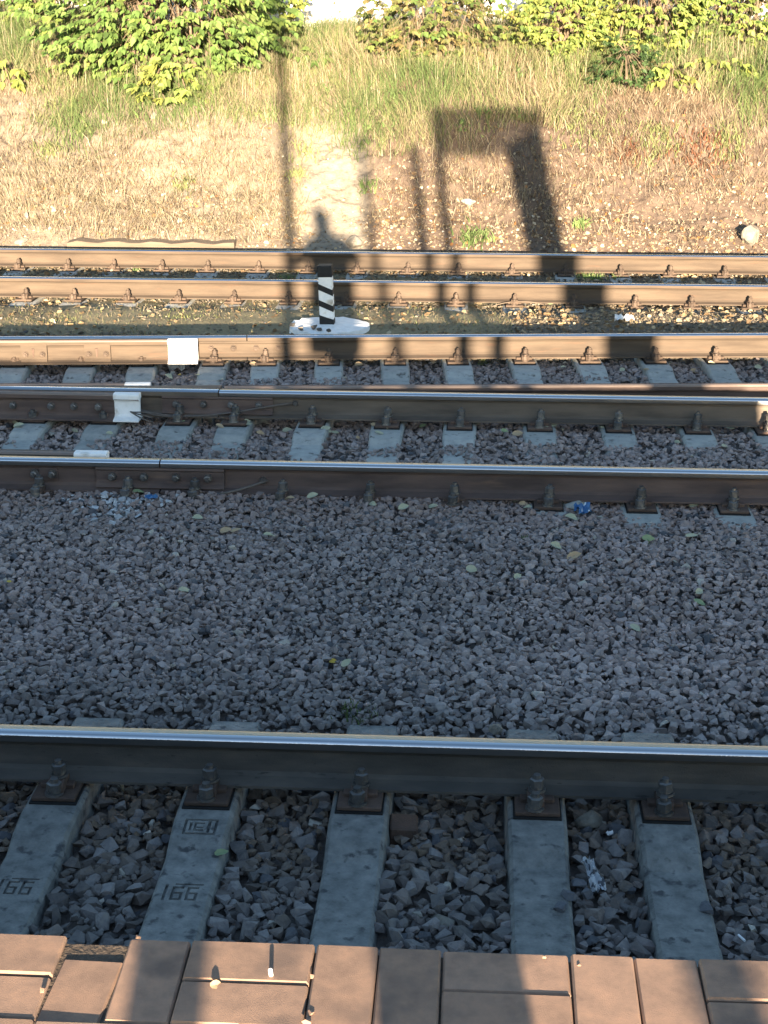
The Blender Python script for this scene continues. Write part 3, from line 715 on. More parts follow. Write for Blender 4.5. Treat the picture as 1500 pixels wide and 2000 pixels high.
for k, (dx_, dy_) in enumerate(((-.29, -.1), (-.10, -.2), (-.05, -.25), (-.2, -.24), (.03, -.29))):
    bm = bmesh.new(); V, T = HULL_HI[k]; s_ = (.03, .035, .026, .03, .022)[k]
    me = np_mesh('dark_stone', V*s_, T, M['rail_dark']); o = mobj('dark_stone', me, loc=(px0+.01+dx_, py0-.03+dy_, pz+.038+.3*s_), rot=(0, 0, k)); bm.free()
    tag(o, 'dark stone lying on the whitewashed disc of the striped post', 'stone', 'stones on the post base')

# old timber at the bank foot
a_, b_ = on_bank(135, 480), on_bank(460, 484)
L_ = np.linalg.norm(b_-a_); bm = bmesh.new(); nseg = 16
rows = []
for i in range(nseg+1):
    x = -L_/2 + L_*i/nseg; e = .012*math.sin(i*1.7)
    s_ = .015 if i == 0 else .032
    rows.append([bm.verts.new((x, y*1.0, z+e)) for y, z in ((-.09, -.05), (-.095, s_*.9), (-.07, s_), (.06, s_+.01), (.09, -.05))])
for r0, r1_ in zip(rows, rows[1:]):
    for j in range(5): bm.faces.new((r0[j], r0[(j+1) % 5], r1_[(j+1) % 5], r1_[j]))
bm.faces.new(rows[0]); bm.faces.new(rows[-1])
mid = (a_+b_)/2
o = mobj('old_timber', bm_mesh('old_timber', bm, M['wood']), loc=(mid[0], mid[1], mid[2]+.03), rot=(0, -math.atan2(b_[2]-a_[2], L_), math.atan2(b_[1]-a_[1], b_[0]-a_[0])))
tag(o, 'old weathered timber beam lying along the far rail at the bank foot', 'timber')

# ------------------------------------------------------------------ white wall beyond the bank
wall = empty('boundary_wall', (0, 22.0, 2.2)); tag(wall, 'whitewashed brick wall on a white plinth behind the shrubs', 'wall')
bm = bmesh.new(); box(bm, -16, 16, -.06, .3, -.5, .42, .015); mobj('plinth', bm_mesh('plinth', bm, M['wallwhite']), parent=wall)
bm = bmesh.new(); box(bm, -16, 16, .015, .26, .40, 2.6); mobj('wall_core', bm_mesh('wall_core', bm, M['mortar']), parent=wall)
bm = bmesh.new(); box(bm, -16.1, 16.1, -.08, .34, 2.6, 2.68, .01); mobj('coping', bm_mesh('coping', bm, M['wallwhite']), parent=wall)
bm = bmesh.new(); box(bm, -.122, .122, -.012, .06, 0, .066, .006); brick = bm_mesh('brick', bm, M['brickwhite'])
for c in range(6):
    for i in range(34):
        x = -3.2 + i*.256 + (.128 if c % 2 else 0)
        mobj('brick', brick, parent=wall, loc=(x, random.uniform(-.004, .004), .422 + c*.077))
# further brickwork as joined stuff
Vb = np.array([v.co[:] for v in brick.vertices]); 
bmx = bmesh.new(); bmx.from_mesh(brick); bmesh.ops.triangulate(bmx, faces=bmx.faces[:]); bmx.verts.index_update()
Vb = np.array([v.co[:] for v in bmx.verts]); Tb = np.array([[v.index for v in f.verts] for f in bmx.faces]); bmx.free()
pos = []
for c in range(28):
    for i in range(118):
        x = -15.1 + i*.256 + (.128 if c % 2 else 0)
        if c < 6 and -3.3 < x < 5.6: continue
        pos.append((x, random.uniform(-.004, .004), .422 + c*.077))
pos = np.array(pos); Vw = (Vb[None] + pos[:, None]).reshape(-1, 3); Tw = (Tb[None] + (np.arange(len(pos))*len(Vb))[:, None, None]).reshape(-1, 3)
tag(mobj('brickwork', np_mesh('brickwork', Vw, Tw, M['brickwhite']), parent=wall), kind='stuff')

# ------------------------------------------------------------------ grass on the bank
def blades(roots, L, wid, dirx, diry, bend, col, segs=3):
    """curved tapered blades; all arrays of length n"""
    n = len(roots); a = rng.uniform(0, np.pi, n); sx, sy = np.cos(a)*wid/2, np.sin(a)*wid/2
    V = np.zeros((n, segs*2+1, 3)); 
    for s in range(segs+1):
        t = s/segs; out = bend*L*t*t; up = L*t*np.sqrt(np.clip(1-(bend*t)**2*.75, .12, 1))
        c = roots + np.stack([dirx*out, diry*out, up], 1); w = (1-t)**.7
        if s < segs:
            V[:, 2*s] = c - np.stack([sx*w, sy*w, 0*w*sx], 1); V[:, 2*s+1] = c + np.stack([sx*w, sy*w, 0*w*sx], 1)
        else: V[:, 2*s] = c
    T = []
    for s in range(segs-1): T += [(2*s, 2*s+1, 2*s+3), (2*s, 2*s+3, 2*s+2)]
    T += [(2*segs-2, 2*segs-1, 2*segs)]
    T = np.array(T); k = segs*2+1
    F = (T[None] + (np.arange(n)*k)[:, None, None]).reshape(-1, 3)
    return V.reshape(-1, 3), F, np.repeat(col, k, 0)
def sample_bank(n, y0=16.4, y1=21.8):
    y = rng.uniform(y0, y1, n); x = rng.uniform(-1, 1, n)*7.6 - .06*y
    return np.stack([x, y, bank_z(x, y)], 1)
STRAW = np.array([.26, .222, .142]); GREEN = np.array([.095, .142, .05]); OLIVE = np.array([.165, .19, .078]); BROWN = np.array([.145, .102, .07]); RED = np.array([.15, .07, .042]); PALE = np.array([.34, .3, .22])
def greenness(px, py, X, Y):
    n1 = vnoise(X, Y, .9, 31); n2 = vnoise(X, Y, 2.6, 32)
    lim = 235 + (n1-.5)*150 + 25*np.exp(-((px-930)/130)**2) + 30*np.exp(-((px-480)/120)**2) - 30*sm(1050, 1250, px) - 15*sm(300, 0, px)
    g = sm(lim+40, lim-40, py + (n2-.5)*60)
    g = g*(1-.55*sm(80, 45, py)*sm(540, 600, px)*sm(1050, 1000, px))
    return g
allV, allT, allC = [], [], []; off = 0
def add_blades(*a, **k):
    global off
    V, F, C_ = blades(*a, **k); allV.append(V); allT.append(F+off); allC.append(C_); off += len(V)
def bare(px, py): return sm(585, 605, px)*sm(735, 705, px)*sm(225, 265, py)
def shade_dirs(P, sp=1.0):
    a0 = vnoise(P[:, 0], P[:, 1], 1.8, 41)*4*np.pi + rng.normal(0, 1.25, len(P)); return np.cos(a0)*sp, np.sin(a0)*sp*.6 - .35
# dense grass of the upper bank
P = sample_bank(150000); px, py = proj_arr(P); g_ = greenness(px, py, P[:, 0], P[:, 1])
k = rng.random(len(P)) < g_*.9; P, g2 = P[k], g_[k]; nn = len(P)
gr = np.clip(vnoise(P[:, 0], P[:, 1], 1.3, 33)*1.2-.2 + rng.normal(0, .27, nn), 0, 1)[:, None]
col = np.where(gr > .62, STRAW, np.where(gr > .35, OLIVE, GREEN))*rng.uniform(.7, 1.3, (nn, 1))
dx_, dy_ = shade_dirs(P); add_blades(P, rng.uniform(.10, .40, nn)*(.55+.45*g2)*(.45+1.1*vnoise(P[:, 0], P[:, 1], 3.2, 36)), rng.uniform(.004, .009, nn), dx_, dy_, rng.uniform(.3, 1.0, nn), col)
# dry short grass lower down
P = sample_bank(230000, 16.5, 20.5); px, py = proj_arr(P); g_ = greenness(px, py, P[:, 0], P[:, 1]); n1 = vnoise(P[:, 0], P[:, 1], 1.7, 34)
dl = np.where(px < 640, .75, (.6*sm(460, 250, py)+.2))*(1-g_*.5)*(1-bare(px, py)*.97)*np.clip(sm(490, 400, py)+.2, 0, 1)*np.clip(n1*1.8-.1, .15, 1)
k = rng.random(len(P)) < dl; P = P[k]; px, py = px[k], py[k]; nn = len(P); u = rng.random(nn)[:, None]
col = np.where(u < .55, STRAW, np.where(u < .85, PALE, BROWN))*rng.uniform(.6, 1.2, (nn, 1)); col = np.where((px[:, None] > 760) & (u < .3), BROWN*1.1, col)
dx_, dy_ = shade_dirs(P, 1.2); add_blades(P, rng.uniform(.03, .15, nn)*np.where(rng.random(nn) < .12, 1.9, 1), rng.uniform(.003, .008, nn), dx_, dy_, rng.uniform(.4, 1.25, nn), col, segs=2)
# tall pale stalks
P = sample_bank(14000, 17.3, 21.4); px, py = proj_arr(P); k = (rng.random(len(P)) < greenness(px, py+60, P[:, 0], P[:, 1])*.5+.03) & (bare(px, py) < .2); P = P[k]; nn = len(P)
dx_, dy_ = shade_dirs(P, .5); add_blades(P, rng.uniform(.2, .6, nn), rng.uniform(.003, .006, nn), dx_, dy_, rng.uniform(.05, .5, nn), PALE*rng.uniform(.7, 1.15, (nn, 1)))
# broad-leaved weeds in the grass, and dead stalks lying on the soil
P = sample_bank(420, 17.6, 21.2); px, py = proj_arr(P); P = P[rng.random(len(P)) < greenness(px, py, P[:, 0], P[:, 1])*.8]
P = np.repeat(P, 12, 0) + np.stack([rng.normal(0, .05, len(P)*12), rng.normal(0, .05, len(P)*12), rng.uniform(0, .12, len(P)*12)], 1); nn = len(P)
a0 = rng.uniform(0, 6.28, nn); add_blades(P, rng.uniform(.05, .12, nn), rng.uniform(.014, .032, nn), np.cos(a0), np.sin(a0), rng.uniform(.6, 1.2, nn), np.repeat(np.where(rng.random((nn//12, 1)) < .5, OLIVE*1.1, GREEN*1.1), 12, 0)*rng.uniform(.6, 1.35, (nn, 1)))
P = sample_bank(1500, 16.5, 20.4); P[:, 2] += .015; px, py = proj_arr(P); P = P[rng.random(len(P)) < .75*(1-bare(px, py))]; nn = len(P)
a0 = rng.uniform(0, 6.28, nn); add_blades(P, rng.uniform(.12, .42, nn), rng.uniform(.004, .009, nn), np.cos(a0), np.sin(a0)*.5-.2, rng.uniform(.9, 1.25, nn), np.where(rng.random((nn, 1)) < .5, PALE, BROWN*.8)*rng.uniform(.6, 1.15, (nn, 1)))
# reddish and green low weeds
for (cx_, cy_, r_, c_, m_) in ((1225, 305, 26, RED, 70), (1350, 300, 50, RED, 150), (1400, 285, 36, RED*1.2, 90), (1280, 280, 40, OLIVE, 250), (1420, 290, 30, OLIVE, 160),
                               (715, 370, 16, GREEN*1.3, 60), (925, 470, 24, GREEN, 160), (1135, 445, 9, GREEN*1.5, 50), (600, 300, 24, OLIVE*1.2, 80), (580, 345, 14, OLIVE*1.2, 60), (1150, 250, 60, OLIVE, 300), (90, 300, 25, OLIVE, 90), (360, 365, 20, OLIVE, 60)):
    Q = np.array([on_bank(cx_, cy_)]); rr = r_/165.0
    P = Q + np.stack([rng.normal(0, rr*.6, m_), rng.normal(0, rr*.6, m_), 0*rng.random(m_)], 1); P[:, 2] = bank_z(P[:, 0], P[:, 1])
    dx_, dy_ = np.cos(rng.uniform(0, 6.3, m_)), np.sin(rng.uniform(0, 6.3, m_)); add_blades(P, rng.uniform(.05, .15, m_), rng.uniform(.010, .024, m_), dx_, dy_, rng.uniform(.3, 1.1, m_), c_*rng.uniform(.6, 1.4, (m_, 1)))
go = mobj('grass', np_mesh('grass', np.vstack(allV), np.vstack(allT), M['grass'], np.vstack(allC), flat=False)); tag(go, 'green and straw coloured grass growing on the bank', kind='stuff')
# weeds and dry grass between the far tracks
allV, allT, allC = [], [], []; off = 0
m_ = 22000; x = rng.uniform(-5, 5, m_); y = rng.uniform(12.25, 13.9, m_); n1 = vnoise(x, y, 1.5, 51)
k = rng.random(m_) < np.clip(n1*1.4-.35, 0, 1)*np.where(x < .3, .9, .25); x, y = x[k], y[k]; P = np.stack([x, y, np.array([surf_z(a, b)-.01 for a, b in zip(x, y)])], 1); nn = len(P)
u = rng.random(nn)[:, None]; col = np.where(u < .3, OLIVE, np.where(u < .75, STRAW, BROWN))*rng.uniform(.6, 1.2, (nn, 1))
dx_, dy_ = np.cos(rng.uniform(0, 6.3, nn)), np.sin(rng.uniform(0, 6.3, nn)); add_blades(P, rng.uniform(.02, .07, nn), rng.uniform(.003, .006, nn), dx_, dy_, rng.uniform(.5, 1.3, nn), col)
for (cx_, cy_, r_, c_, m_, h_) in ((1150, 545, 22, GREEN*1.3, 140, .1), (560, 545, 14, GREEN*1.4, 60, .09), (270, 530, 9, GREEN*1.6, 30, .08), (700, 1400, 30, GREEN*.8, 60, .05), (1200, 545, 10, GREEN*1.3, 40, .07),
                                   (345, 620, 40, OLIVE, 90, .05), (130, 625, 30, OLIVE, 70, .05), (945, 715, 10, OLIVE, 30, .06), (240, 1545, 3, PALE*1.1, 5, .09), (1265, 1060, 8, GREEN, 10, .03), (1025, 1050, 8, GREEN, 10, .03), (1370, 1180, 8, GREEN, 10, .03)):
    Q = on_ballast(cx_, cy_); sc_ = FPX/np.linalg.norm(Q-CP); rr = r_/sc_
    P = np.stack([Q[0]+rng.normal(0, rr*.6, m_), Q[1]+rng.normal(0, rr*.6, m_), np.zeros(m_)], 1); P[:, 2] = [surf_z(a, b)-.01 for a, b in P[:, :2]]
    dx_, dy_ = np.cos(rng.uniform(0, 6.3, m_)), np.sin(rng.uniform(0, 6.3, m_)); add_blades(P, rng.uniform(.4, 1, m_)*h_, rng.uniform(.004, .010, m_), dx_, dy_, rng.uniform(.2, .9, m_), c_*rng.uniform(.6, 1.4, (m_, 1)))
go = mobj('trackside_weeds', np_mesh('trackside_weeds', np.vstack(allV), np.vstack(allT), M['grass'], np.vstack(allC), flat=False)); tag(go, 'sparse dry weeds growing between the tracks', kind='stuff')

# ------------------------------------------------------------------ litter and pebbles on the bank
def flakes(P, size, col, tilt=.5, lift=.004):
    n = len(P); R = rotmats(n, tilt); t = np.array([(-.5, -.2, 0), (0, -.45, .06), (.5, -.1, 0), (.45, .3, .1), (0, .5, .02), (-.42, .3, .08)])
    V = np.einsum('nij,vj->nvi', R, t)*size[:, None, None] + P[:, None] + np.array([0, 0, 1])*lift
    F = np.array([(0, 1, 2), (0, 2, 3), (0, 3, 5), (3, 4, 5)])
    return V.reshape(-1, 3), (F[None] + (np.arange(n)*6)[:, None, None]).reshape(-1, 3), np.repeat(col, 6, 0)
P = sample_bank(60000, 16.3, 20.6); px, py = proj_arr(P); g_ = greenness(px, py, P[:, 0], P[:, 1])
k = rng.random(len(P)) < (1-g_)*np.clip(sm(200, 430, py)+.1, 0, 1)*.62*(1-bare(px, py)*.8)*np.clip(vnoise(P[:, 0], P[:, 1], 2, 61)*1.6-.1, 0, 1); P = P[k]; nn = len(P); u = rng.random(nn)[:, None]
col = np.where(u < .4, np.array([.36, .29, .2]), np.where(u < .55, np.array([.48, .42, .32]), np.where(u < .9, np.array([.22, .15, .09]), np.array([.3, .15, .06]))))*rng.uniform(.6, 1.15, (nn, 1))
V1, F1, C1 = flakes(P, rng.uniform(.012, .045, nn)*np.where(rng.random(nn) < .06, 1.7, 1), col, .8, .008)
m_ = 11000; x = rng.uniform(-5.5, 5, m_); y = np.where(rng.random(m_) < .55, rng.uniform(12.3, 14.0, m_), rng.uniform(14.1, 16.35, m_)); P = np.stack([x, y, [surf_z(a, b)+.006 for a, b in zip(x, y)]], 1)
k = rng.random(m_) < np.where((x < .3) & (y < 14), .16, .7); P = P[k]; nn = len(P); u = rng.random(nn)[:, None]
col = np.where(u < .4, np.array([.34, .27, .17]), np.where(u < .55, np.array([.42, .36, .26]), np.array([.21, .145, .085])))*rng.uniform(.6, 1.15, (nn, 1))
V2, F2, C2 = flakes(P, rng.uniform(.015, .055, nn), col, .6)
lo_ = mobj('leaf_litter', np_mesh('leaf_litter', np.vstack([V1, V2]), np.vstack([F1, F2+len(V1)]), M['litter'], np.vstack([C1, C2]))); tag(lo_, 'dry leaf litter strewn over the bank and far tracks', kind='stuff')
P = sample_bank(26000, 16.3, 20.3); px, py = proj_arr(P); g_ = greenness(px, py, P[:, 0], P[:, 1])
k = rng.random(len(P)) < (1-g_)*sm(230, 470, py)*.8*(1-bare(px, py)*.5); P = P[k]; nn = len(P); u = rng.random(nn)[:, None]
S_ = rng.uniform(.007, .02, nn) + (rng.random(nn) < .04)*.018
col = np.where(u < .8, np.array([.2, .16, .115]), np.where(u < .97, np.array([.32, .27, .21]), np.array([.5, .47, .4])))*rng.uniform(.6, 1.3, (nn, 1))
tag(mobj('gravel', scatter_mesh('gravel', HULL_LO, rng.integers(0, 24, nn), rotmats(nn, .6), S_, P + np.array([0, 0, 1])*(S_*.25)[:, None], col, M['stone'])), 'small stones scattered over the bank soil', kind='stuff')

# ------------------------------------------------------------------ shrubs
LEAF_V = np.array([(0, 0, 0), (-.22, .16, .03), (-.3, .42, .05), (-.16, .74, .02), (0, 1.0, -.12), (.16, .74, .02), (.3, .42, .05), (.22, .16, .03), (0, .4, -.03)])
LEAF_T = np.array([(0, 8, 1), (1, 8, 2), (2, 8, 3), (3, 8, 4), (4, 8, 5), (5, 8, 6), (6, 8, 7), (7, 8, 0)])
def frame(d, up):
    d = d/np.linalg.norm(d, axis=1)[:, None]; s = np.cross(d, up); s /= (np.linalg.norm(s, axis=1)[:, None]+1e-9); u = np.cross(s, d)
    return np.stack([s, d, u], 2)
def shrub(name, px, py, hw, h, n_cl, leaf, cols, label, depth=None, lean=0.0, per=6, droop=.7, gap=.0):
    B = on_bank(px, py); root = empty(name, tuple(B)); tag(root, label, 'shrub', None); dp = depth or hw*.6
    ns = max(2, int(n_cl/45)); tips = []; bm = bmesh.new()
    stems = []
    for s in range(ns):
        a = rng.uniform(0, 6.28); r0 = rng.random()**.5
        tip = np.array([hw*r0*.75*math.cos(a)+lean, dp*r0*.7*math.sin(a), h*rng.uniform(.65, 1.0)]); base = np.array([rng.normal(0, hw*.18), rng.normal(0, dp*.15), -.05])
        mid = base*.5 + tip*.5 + np.array([rng.normal(0, .06), rng.normal(0, .06), h*.12]); stems.append((base, mid, tip))
    Vs, Ts, o_ = [], [], 0
    def tube(pts, r0, r1):
        nonlocal o_
        m = len(pts); k = 5
        for i, p in enumerate(pts):
            r = r0 + (r1-r0)*i/(m-1)
            for j in range(k): Vs.append((p[0]+r*math.cos(6.283*j/k), p[1]+r*math.sin(6.283*j/k), p[2]))
        for i in range(m-1):
            for j in range(k):
                a = o_+i*k+j; b = o_+i*k+(j+1) % k; Ts.append((a, b, b+k)); Ts.append((a, b+k, a+k))
        o_ += m*k
    for (a, b, c) in stems:
        tube([a*(1-t)**2 + 2*b*t*(1-t) + c*t*t for t in np.linspace(0, 1, 6)], .012*h+.004, .004)
    LP, LD, LS, LC = [], [], [], []
    for c in range(n_cl):
        th = rng.uniform(0, 6.28); ph = math.acos(rng.uniform(-.95, 1)); rr = rng.uniform(.45, 1.0)**.5*(1+.22*math.sin(3*th+px)+.15*math.sin(5*ph+py))
        e = np.array([hw*rr*math.sin(ph)*math.cos(th)+lean, dp*rr*math.sin(ph)*math.sin(th), h*.46 + h*.56*rr*math.cos(ph)])
        if gap and vnoise(e[0]*2.2, e[2]*2.2, 1, 71) < gap: continue
        wz = B[2] + e[2] - float(bank_z(B[0]+e[0], B[1]+e[1]))
        if wz < .04: e[2] += .05 - wz + rng.uniform(0, .18)*min(h, 1)
        st = stems[c % ns]; q = st[1]*.4 + st[2]*.6
        if c % 3 == 0: tube([q, (q+e)/2+np.array([0, 0, .03]), e], .005, .002)
        od = e - np.array([lean, 0, h*.45]); od = od/(np.linalg.norm(od)+1e-6); sh = rng.random()
        cc = cols[int(rng.integers(0, len(cols)))]
        axis = np.array([od[0]+rng.normal(0, .4), od[1]-.3+rng.normal(0, .4), -.15+rng.normal(0, .3)]); axis /= np.linalg.norm(axis)
        for l in range(per):
            t = (l//2)/max(1, per//2); sd_ = (1 if l % 2 else -1); side = np.cross(axis, [0, 0, 1]); side /= (np.linalg.norm(side)+1e-6)
            p = e + axis*leaf*1.3*t; d = axis*.6 + side*sd_*(.8 if t < .99 else .25) + np.array([0, -.15, -droop]) + rng.normal(0, .25, 3)
            LP.append(p); LD.append(d); LS.append(leaf*rng.uniform(.5, 1.35)); LC.append((cc*.75 + .25*cols[int(rng.integers(0, len(cols)))])*rng.uniform(.55, 1.35))
    mobj('stems', np_mesh('stems', Vs, Ts, M['stem'], flat=False), parent=root)
    LP, LD, LS, LC = map(np.array, (LP, LD, LS, LC)); nl = len(LP)
    upv = np.stack([rng.normal(0, .35, nl), rng.normal(-.5, .35, nl), np.full(nl, .9)], 1); F_ = frame(LD, upv)
    V = np.einsum('nij,vj->nvi', F_, LEAF_V)*LS[:, None, None] + LP[:, None]
    T = (LEAF_T[None] + (np.arange(nl)*9)[:, None, None]).reshape(-1, 3)
    fo = mobj('foliage', np_mesh('foliage', V.reshape(-1, 3), T, M['leaf'], np.repeat(LC, 9, 0), flat=False), parent=root); tag(fo, kind='stuff')
    return root
A_ = np.array
GR = [A_([.085, .15, .04]), A_([.1, .175, .045]), A_([.14, .21, .06])]; YG = [A_([.25, .27, .07]), A_([.2, .25, .065]), A_([.16, .22, .055])]; BR = [A_([.13, .13, .05]), A_([.2, .15, .07]), A_([.1, .12, .04])]; DK = [A_([.03, .06, .02]), A_([.05, .09, .03])]
shrub('maple_shrub', 330, 150, 1.35, 1.9, 1300, .09, GR+GR+YG[2:], 'big bright green shrub with drooping pointed leaves on the bank crest', per=7)
shrub('maple_shrub', 105, 62, 1.25, 1.3, 800, .08, GR+YG[1:], 'green shrub rising behind tall grass at the outer side of the biggest shrub', per=6)
shrub('yellow_shrub', 490, 96, .66, 1.2, 480, .078, YG+GR[2:], 'yellow-green shrub between the big green shrub and the white wall', per=6)
shrub('maple_seedling', 340, 200, .5, .5, 60, .10, YG+GR[2:], 'low yellow-green seedling leaves hanging under the biggest shrub', per=6)
shrub('maple_seedling', 230, 150, .6, .5, 70, .085, YG+GR, 'small yellow-green seedling in the grass below the biggest shrub', per=5)
shrub('maple_seedling', 22, 175, .2, .38, 14, .12, YG, 'small yellow-green seedling alone in dry grass', per=6)
shrub('maple_seedling', 612, 130, .2, .25, 9, .11, GR[1:], 'tiny bright green seedling in the grass below the white wall', per=5)
shrub('bramble_shrub', 845, 112, .95, 1.15, 620, .07, BR+GR[:1]+YG[2:], 'brownish open shrub in front of the white wall', per=6, gap=.2)
shrub('bramble_shrub', 725, 62, .42, .9, 90, .07, GR+BR[:1], 'thin leafy shrub whose twigs cross the white wall', per=5, gap=.4)
shrub('yellow_shrub', 1100, 112, .62, 1.15, 620, .07, YG+GR[2:], 'yellow-green shrub standing beside the gap that shows the wall', per=6)
shrub('yellow_shrub', 1255, 95, .85, 1.25, 820, .068, YG+GR[2:], 'broad yellow-green shrub in the middle of the row of shrubs over tall grass', per=6)
shrub('yellow_shrub', 1430, 85, .85, 1.3, 820, .068, YG+GR[1:], 'yellow-green shrub at the end of the row over tall grass', per=6)
shrub('dark_shrub', 1225, 175, .4, .6, 110, .055, DK, 'small dark green shrub in the tall grass', per=6)
shrub('maple_seedling', 1310, 180, .22, .4, 16, .10, YG, 'yellow-green seedling under the small dark shrub', per=5)
shrub('maple_seedling', 1420, 160, .25, .35, 16, .10, YG, 'yellow-green seedling low in the tall grass beside dry stalks', per=5)

# ------------------------------------------------------------------ fallen leaves and rubbish
def fallen_leaf(P, size, m, label, group):
    r = random.random; bm = bmesh.new(); n = 10; cv = random.uniform(.1, .5)
    ring = [bm.verts.new((size*(.5+.08*r())*math.cos(2*math.pi*k/n)*(1.25 if k == 0 else 1), size*.36*math.sin(2*math.pi*k/n), size*cv*(math.sin(2*math.pi*k/n)**2)*.5)) for k in range(n)]
    c = bm.verts.new((0, 0, 0))
    for k in range(n): bm.faces.new((ring[k], ring[(k+1) % n], c))
    top = bm.faces[:]
    o = mobj('fallen_leaf', bm_mesh('fallen_leaf', bm, m), loc=tuple(P), rot=(random.uniform(-.3, .5)+.3, random.uniform(-.4, .4), random.uniform(-.9, .9)))
    return tag(o, label, 'leaf', group)
LM = [mat('fallen_leaf_%s' % n_, c_, 40, .8, transl=.2) for n_, c_ in (('pale', [(.36, .38, .27), (.46, .46, .33)]), ('green', [(.2, .28, .15), (.3, .36, .2)]), ('tan', [(.38, .28, .17), (.48, .37, .24)]), ('yellow', [(.5, .36, .06), (.6, .45, .1)]))]
near = [(432, 1672, 1), (500, 945, 0), (520, 945, 0), (545, 955, 0), (575, 960, 0), (590, 962, 2), (610, 972, 0), (655, 848, 0), (635, 840, 0), (560, 843, 0), (525, 950, 0), (430, 745, 0), (390, 955, 0), (300, 955, 1), (270, 965, 1),
        (1130, 965, 0), (1165, 975, 0), (1180, 985, 0), (1355, 990, 0), (1385, 985, 0), (1448, 985, 0), (1030, 995, 0), (1005, 980, 0), (1065, 972, 2), (805, 968, 1), (910, 965, 2), (895, 975, 0), (1320, 868, 0), (1385, 835, 0), (1425, 838, 0), (1415, 875, 0), (1080, 835, 0), (985, 845, 1), (1010, 850, 2), (825, 835, 1), (930, 832, 0),
        (650, 1297, 3), (18, 1140, 3), (675, 1300, 0), (360, 1157, 0), (385, 1015, 0), (440, 1040, 2), (460, 1040, 2), (525, 1050, 0), (1085, 1070, 0), (1120, 1090, 2), (920, 1115, 0), (1010, 1130, 0), (1115, 1015, 0), (1265, 1055, 1), (1350, 1050, 0), (1365, 1160, 0), (1240, 1230, 0), (1365, 1180, 1), (640, 845, 0), (480, 828, 0), (360, 830, 1), (205, 825, 0), (105, 825, 1), (30, 830, 0), (740, 848, 0), (700, 860, 2),
        (495, 715, 2), (610, 705, 2), (385, 735, 0), (440, 712, 2), (700, 715, 2), (1100, 720, 0), (1215, 725, 0), (1260, 725, 2), (1480, 720, 0), (1355, 728, 2), (940, 715, 1), (845, 712, 2), (1390, 712, 0), (350, 735, 3), (330, 738, 0),
        (1075, 595, 1), (1345, 625, 0), (265, 530, 1), (160, 585, 2), (380, 580, 2), (440, 580, 3), (300, 590, 2), (90, 590, 2)]
near += [(int(560+rng.normal(0, 60)), int(958+rng.normal(0, 8)), 0 if rng.random() < .6 else 2) for _ in range(10)] + [(int(rng.uniform(650, 1480)), int(rng.uniform(965, 1000)), 0 if rng.random() < .5 else 2) for _ in range(12)] + [(int(rng.uniform(20, 1480)), int(rng.uniform(828, 850)), 0 if rng.random() < .5 else 2) for _ in range(12)]
for (px, py, c) in near:
    P = on_ballast(px, py); sz = random.uniform(.04, .065)*(.6 if c == 3 else 1)
    nm, grp = (('pale dry leaf fallen on the ballast', 'pale fallen leaves'), ('greenish leaf fallen on the ballast', 'greenish fallen leaves'), ('tan brown leaf fallen on the ballast', 'tan fallen leaves'), ('small bright yellow leaf on the ballast', 'yellow fallen leaves'))[c]
    fallen_leaf((P[0], P[1], P[2]+.012), sz, LM[c], nm, grp)
def crumple(name, px, py, sx, sy, h, m, label, cat, seed, rz=0.0, lift=.02):
    P = on_ballast(px, py) if py < 940 or py > 985 else np.array([x_at(px, Y_A-.2, .03), Y_A-.2, surf_z(x_at(px, Y_A-.2, .03), Y_A-.2)]); r = np.random.default_rng(seed); nx_, ny_ = 9, 7
    V = [((i/(nx_-1)-.5)*sx + r.normal(0, sx*.02), (j/(ny_-1)-.5)*sy + r.normal(0, sy*.03), r.uniform(0, h) + h*.8*math.sin(i*1.3+seed)*math.sin(j*1.1)) for j in range(ny_) for i in range(nx_)]
    Q = [(j*nx_+i, j*nx_+i+1, (j+1)*nx_+i+1, (j+1)*nx_+i) for j in range(ny_-1) for i in range(nx_-1)]
    o = mobj(name, np_mesh(name, V, Q, m), loc=(P[0], P[1], P[2]+lift), rot=(.35, 0, rz)); return tag(o, label, cat)
crumple('blue_wrapper', 1138, 970, .085, .075, .03, M['blue'], 'crumpled bright blue wrapper at the foot of the red-brown rail', 'wrapper', 1, .4, lift=.015)
crumple('blue_wrapper', 296, 966, .07, .03, .015, M['blue'], 'narrow blue and white scrap under the bolted joint', 'wrapper', 2, .2, lift=.008)
crumple('paper_scrap', 345, 722, .13, .12, .05, M['paper'], 'crumpled white paper between sleepers beside the white rail end', 'paper', 3, .2)
crumple('paper_scrap', 1218, 628, .16, .06, .03, M['paper'], 'white paper scrap behind the tan rail near the big shadow', 'paper', 4, .1)
crumple('plastic_scrap', 1158, 1722, .045, .13, .022, M['foil'], 'shiny grey plastic scrap in the ballast between two sleepers', 'scrap', 5, .35)
crumple('paper_scrap', 1190, 1638, .025, .015, .01, M['paper'], 'tiny white paper bit near the pale pointed stone', 'paper', 6, .5)
def butt(P, L, r, rz, label, tilt=0.0):
    bm = bmesh.new(); cyl(bm, (-L/2, 0, 0), (1, 0, 0), r, r, L*.68, 10); cyl(bm, (L*.18, 0, 0), (1, 0, 0), r*1.03, r*.98, L*.32, 10)
    o = mobj('cigarette_butt', bm_mesh('cigarette_butt', bm, M['paper']), loc=tuple(P), rot=(0, tilt, rz)); tag(o, label, 'cigarette butt'); return o
P = on_ballast(1448, 1836); butt((P[0], P[1], P[2]+.008), .035, .004, -1.1, 'white cigarette butt on the ballast beside the platform edge')
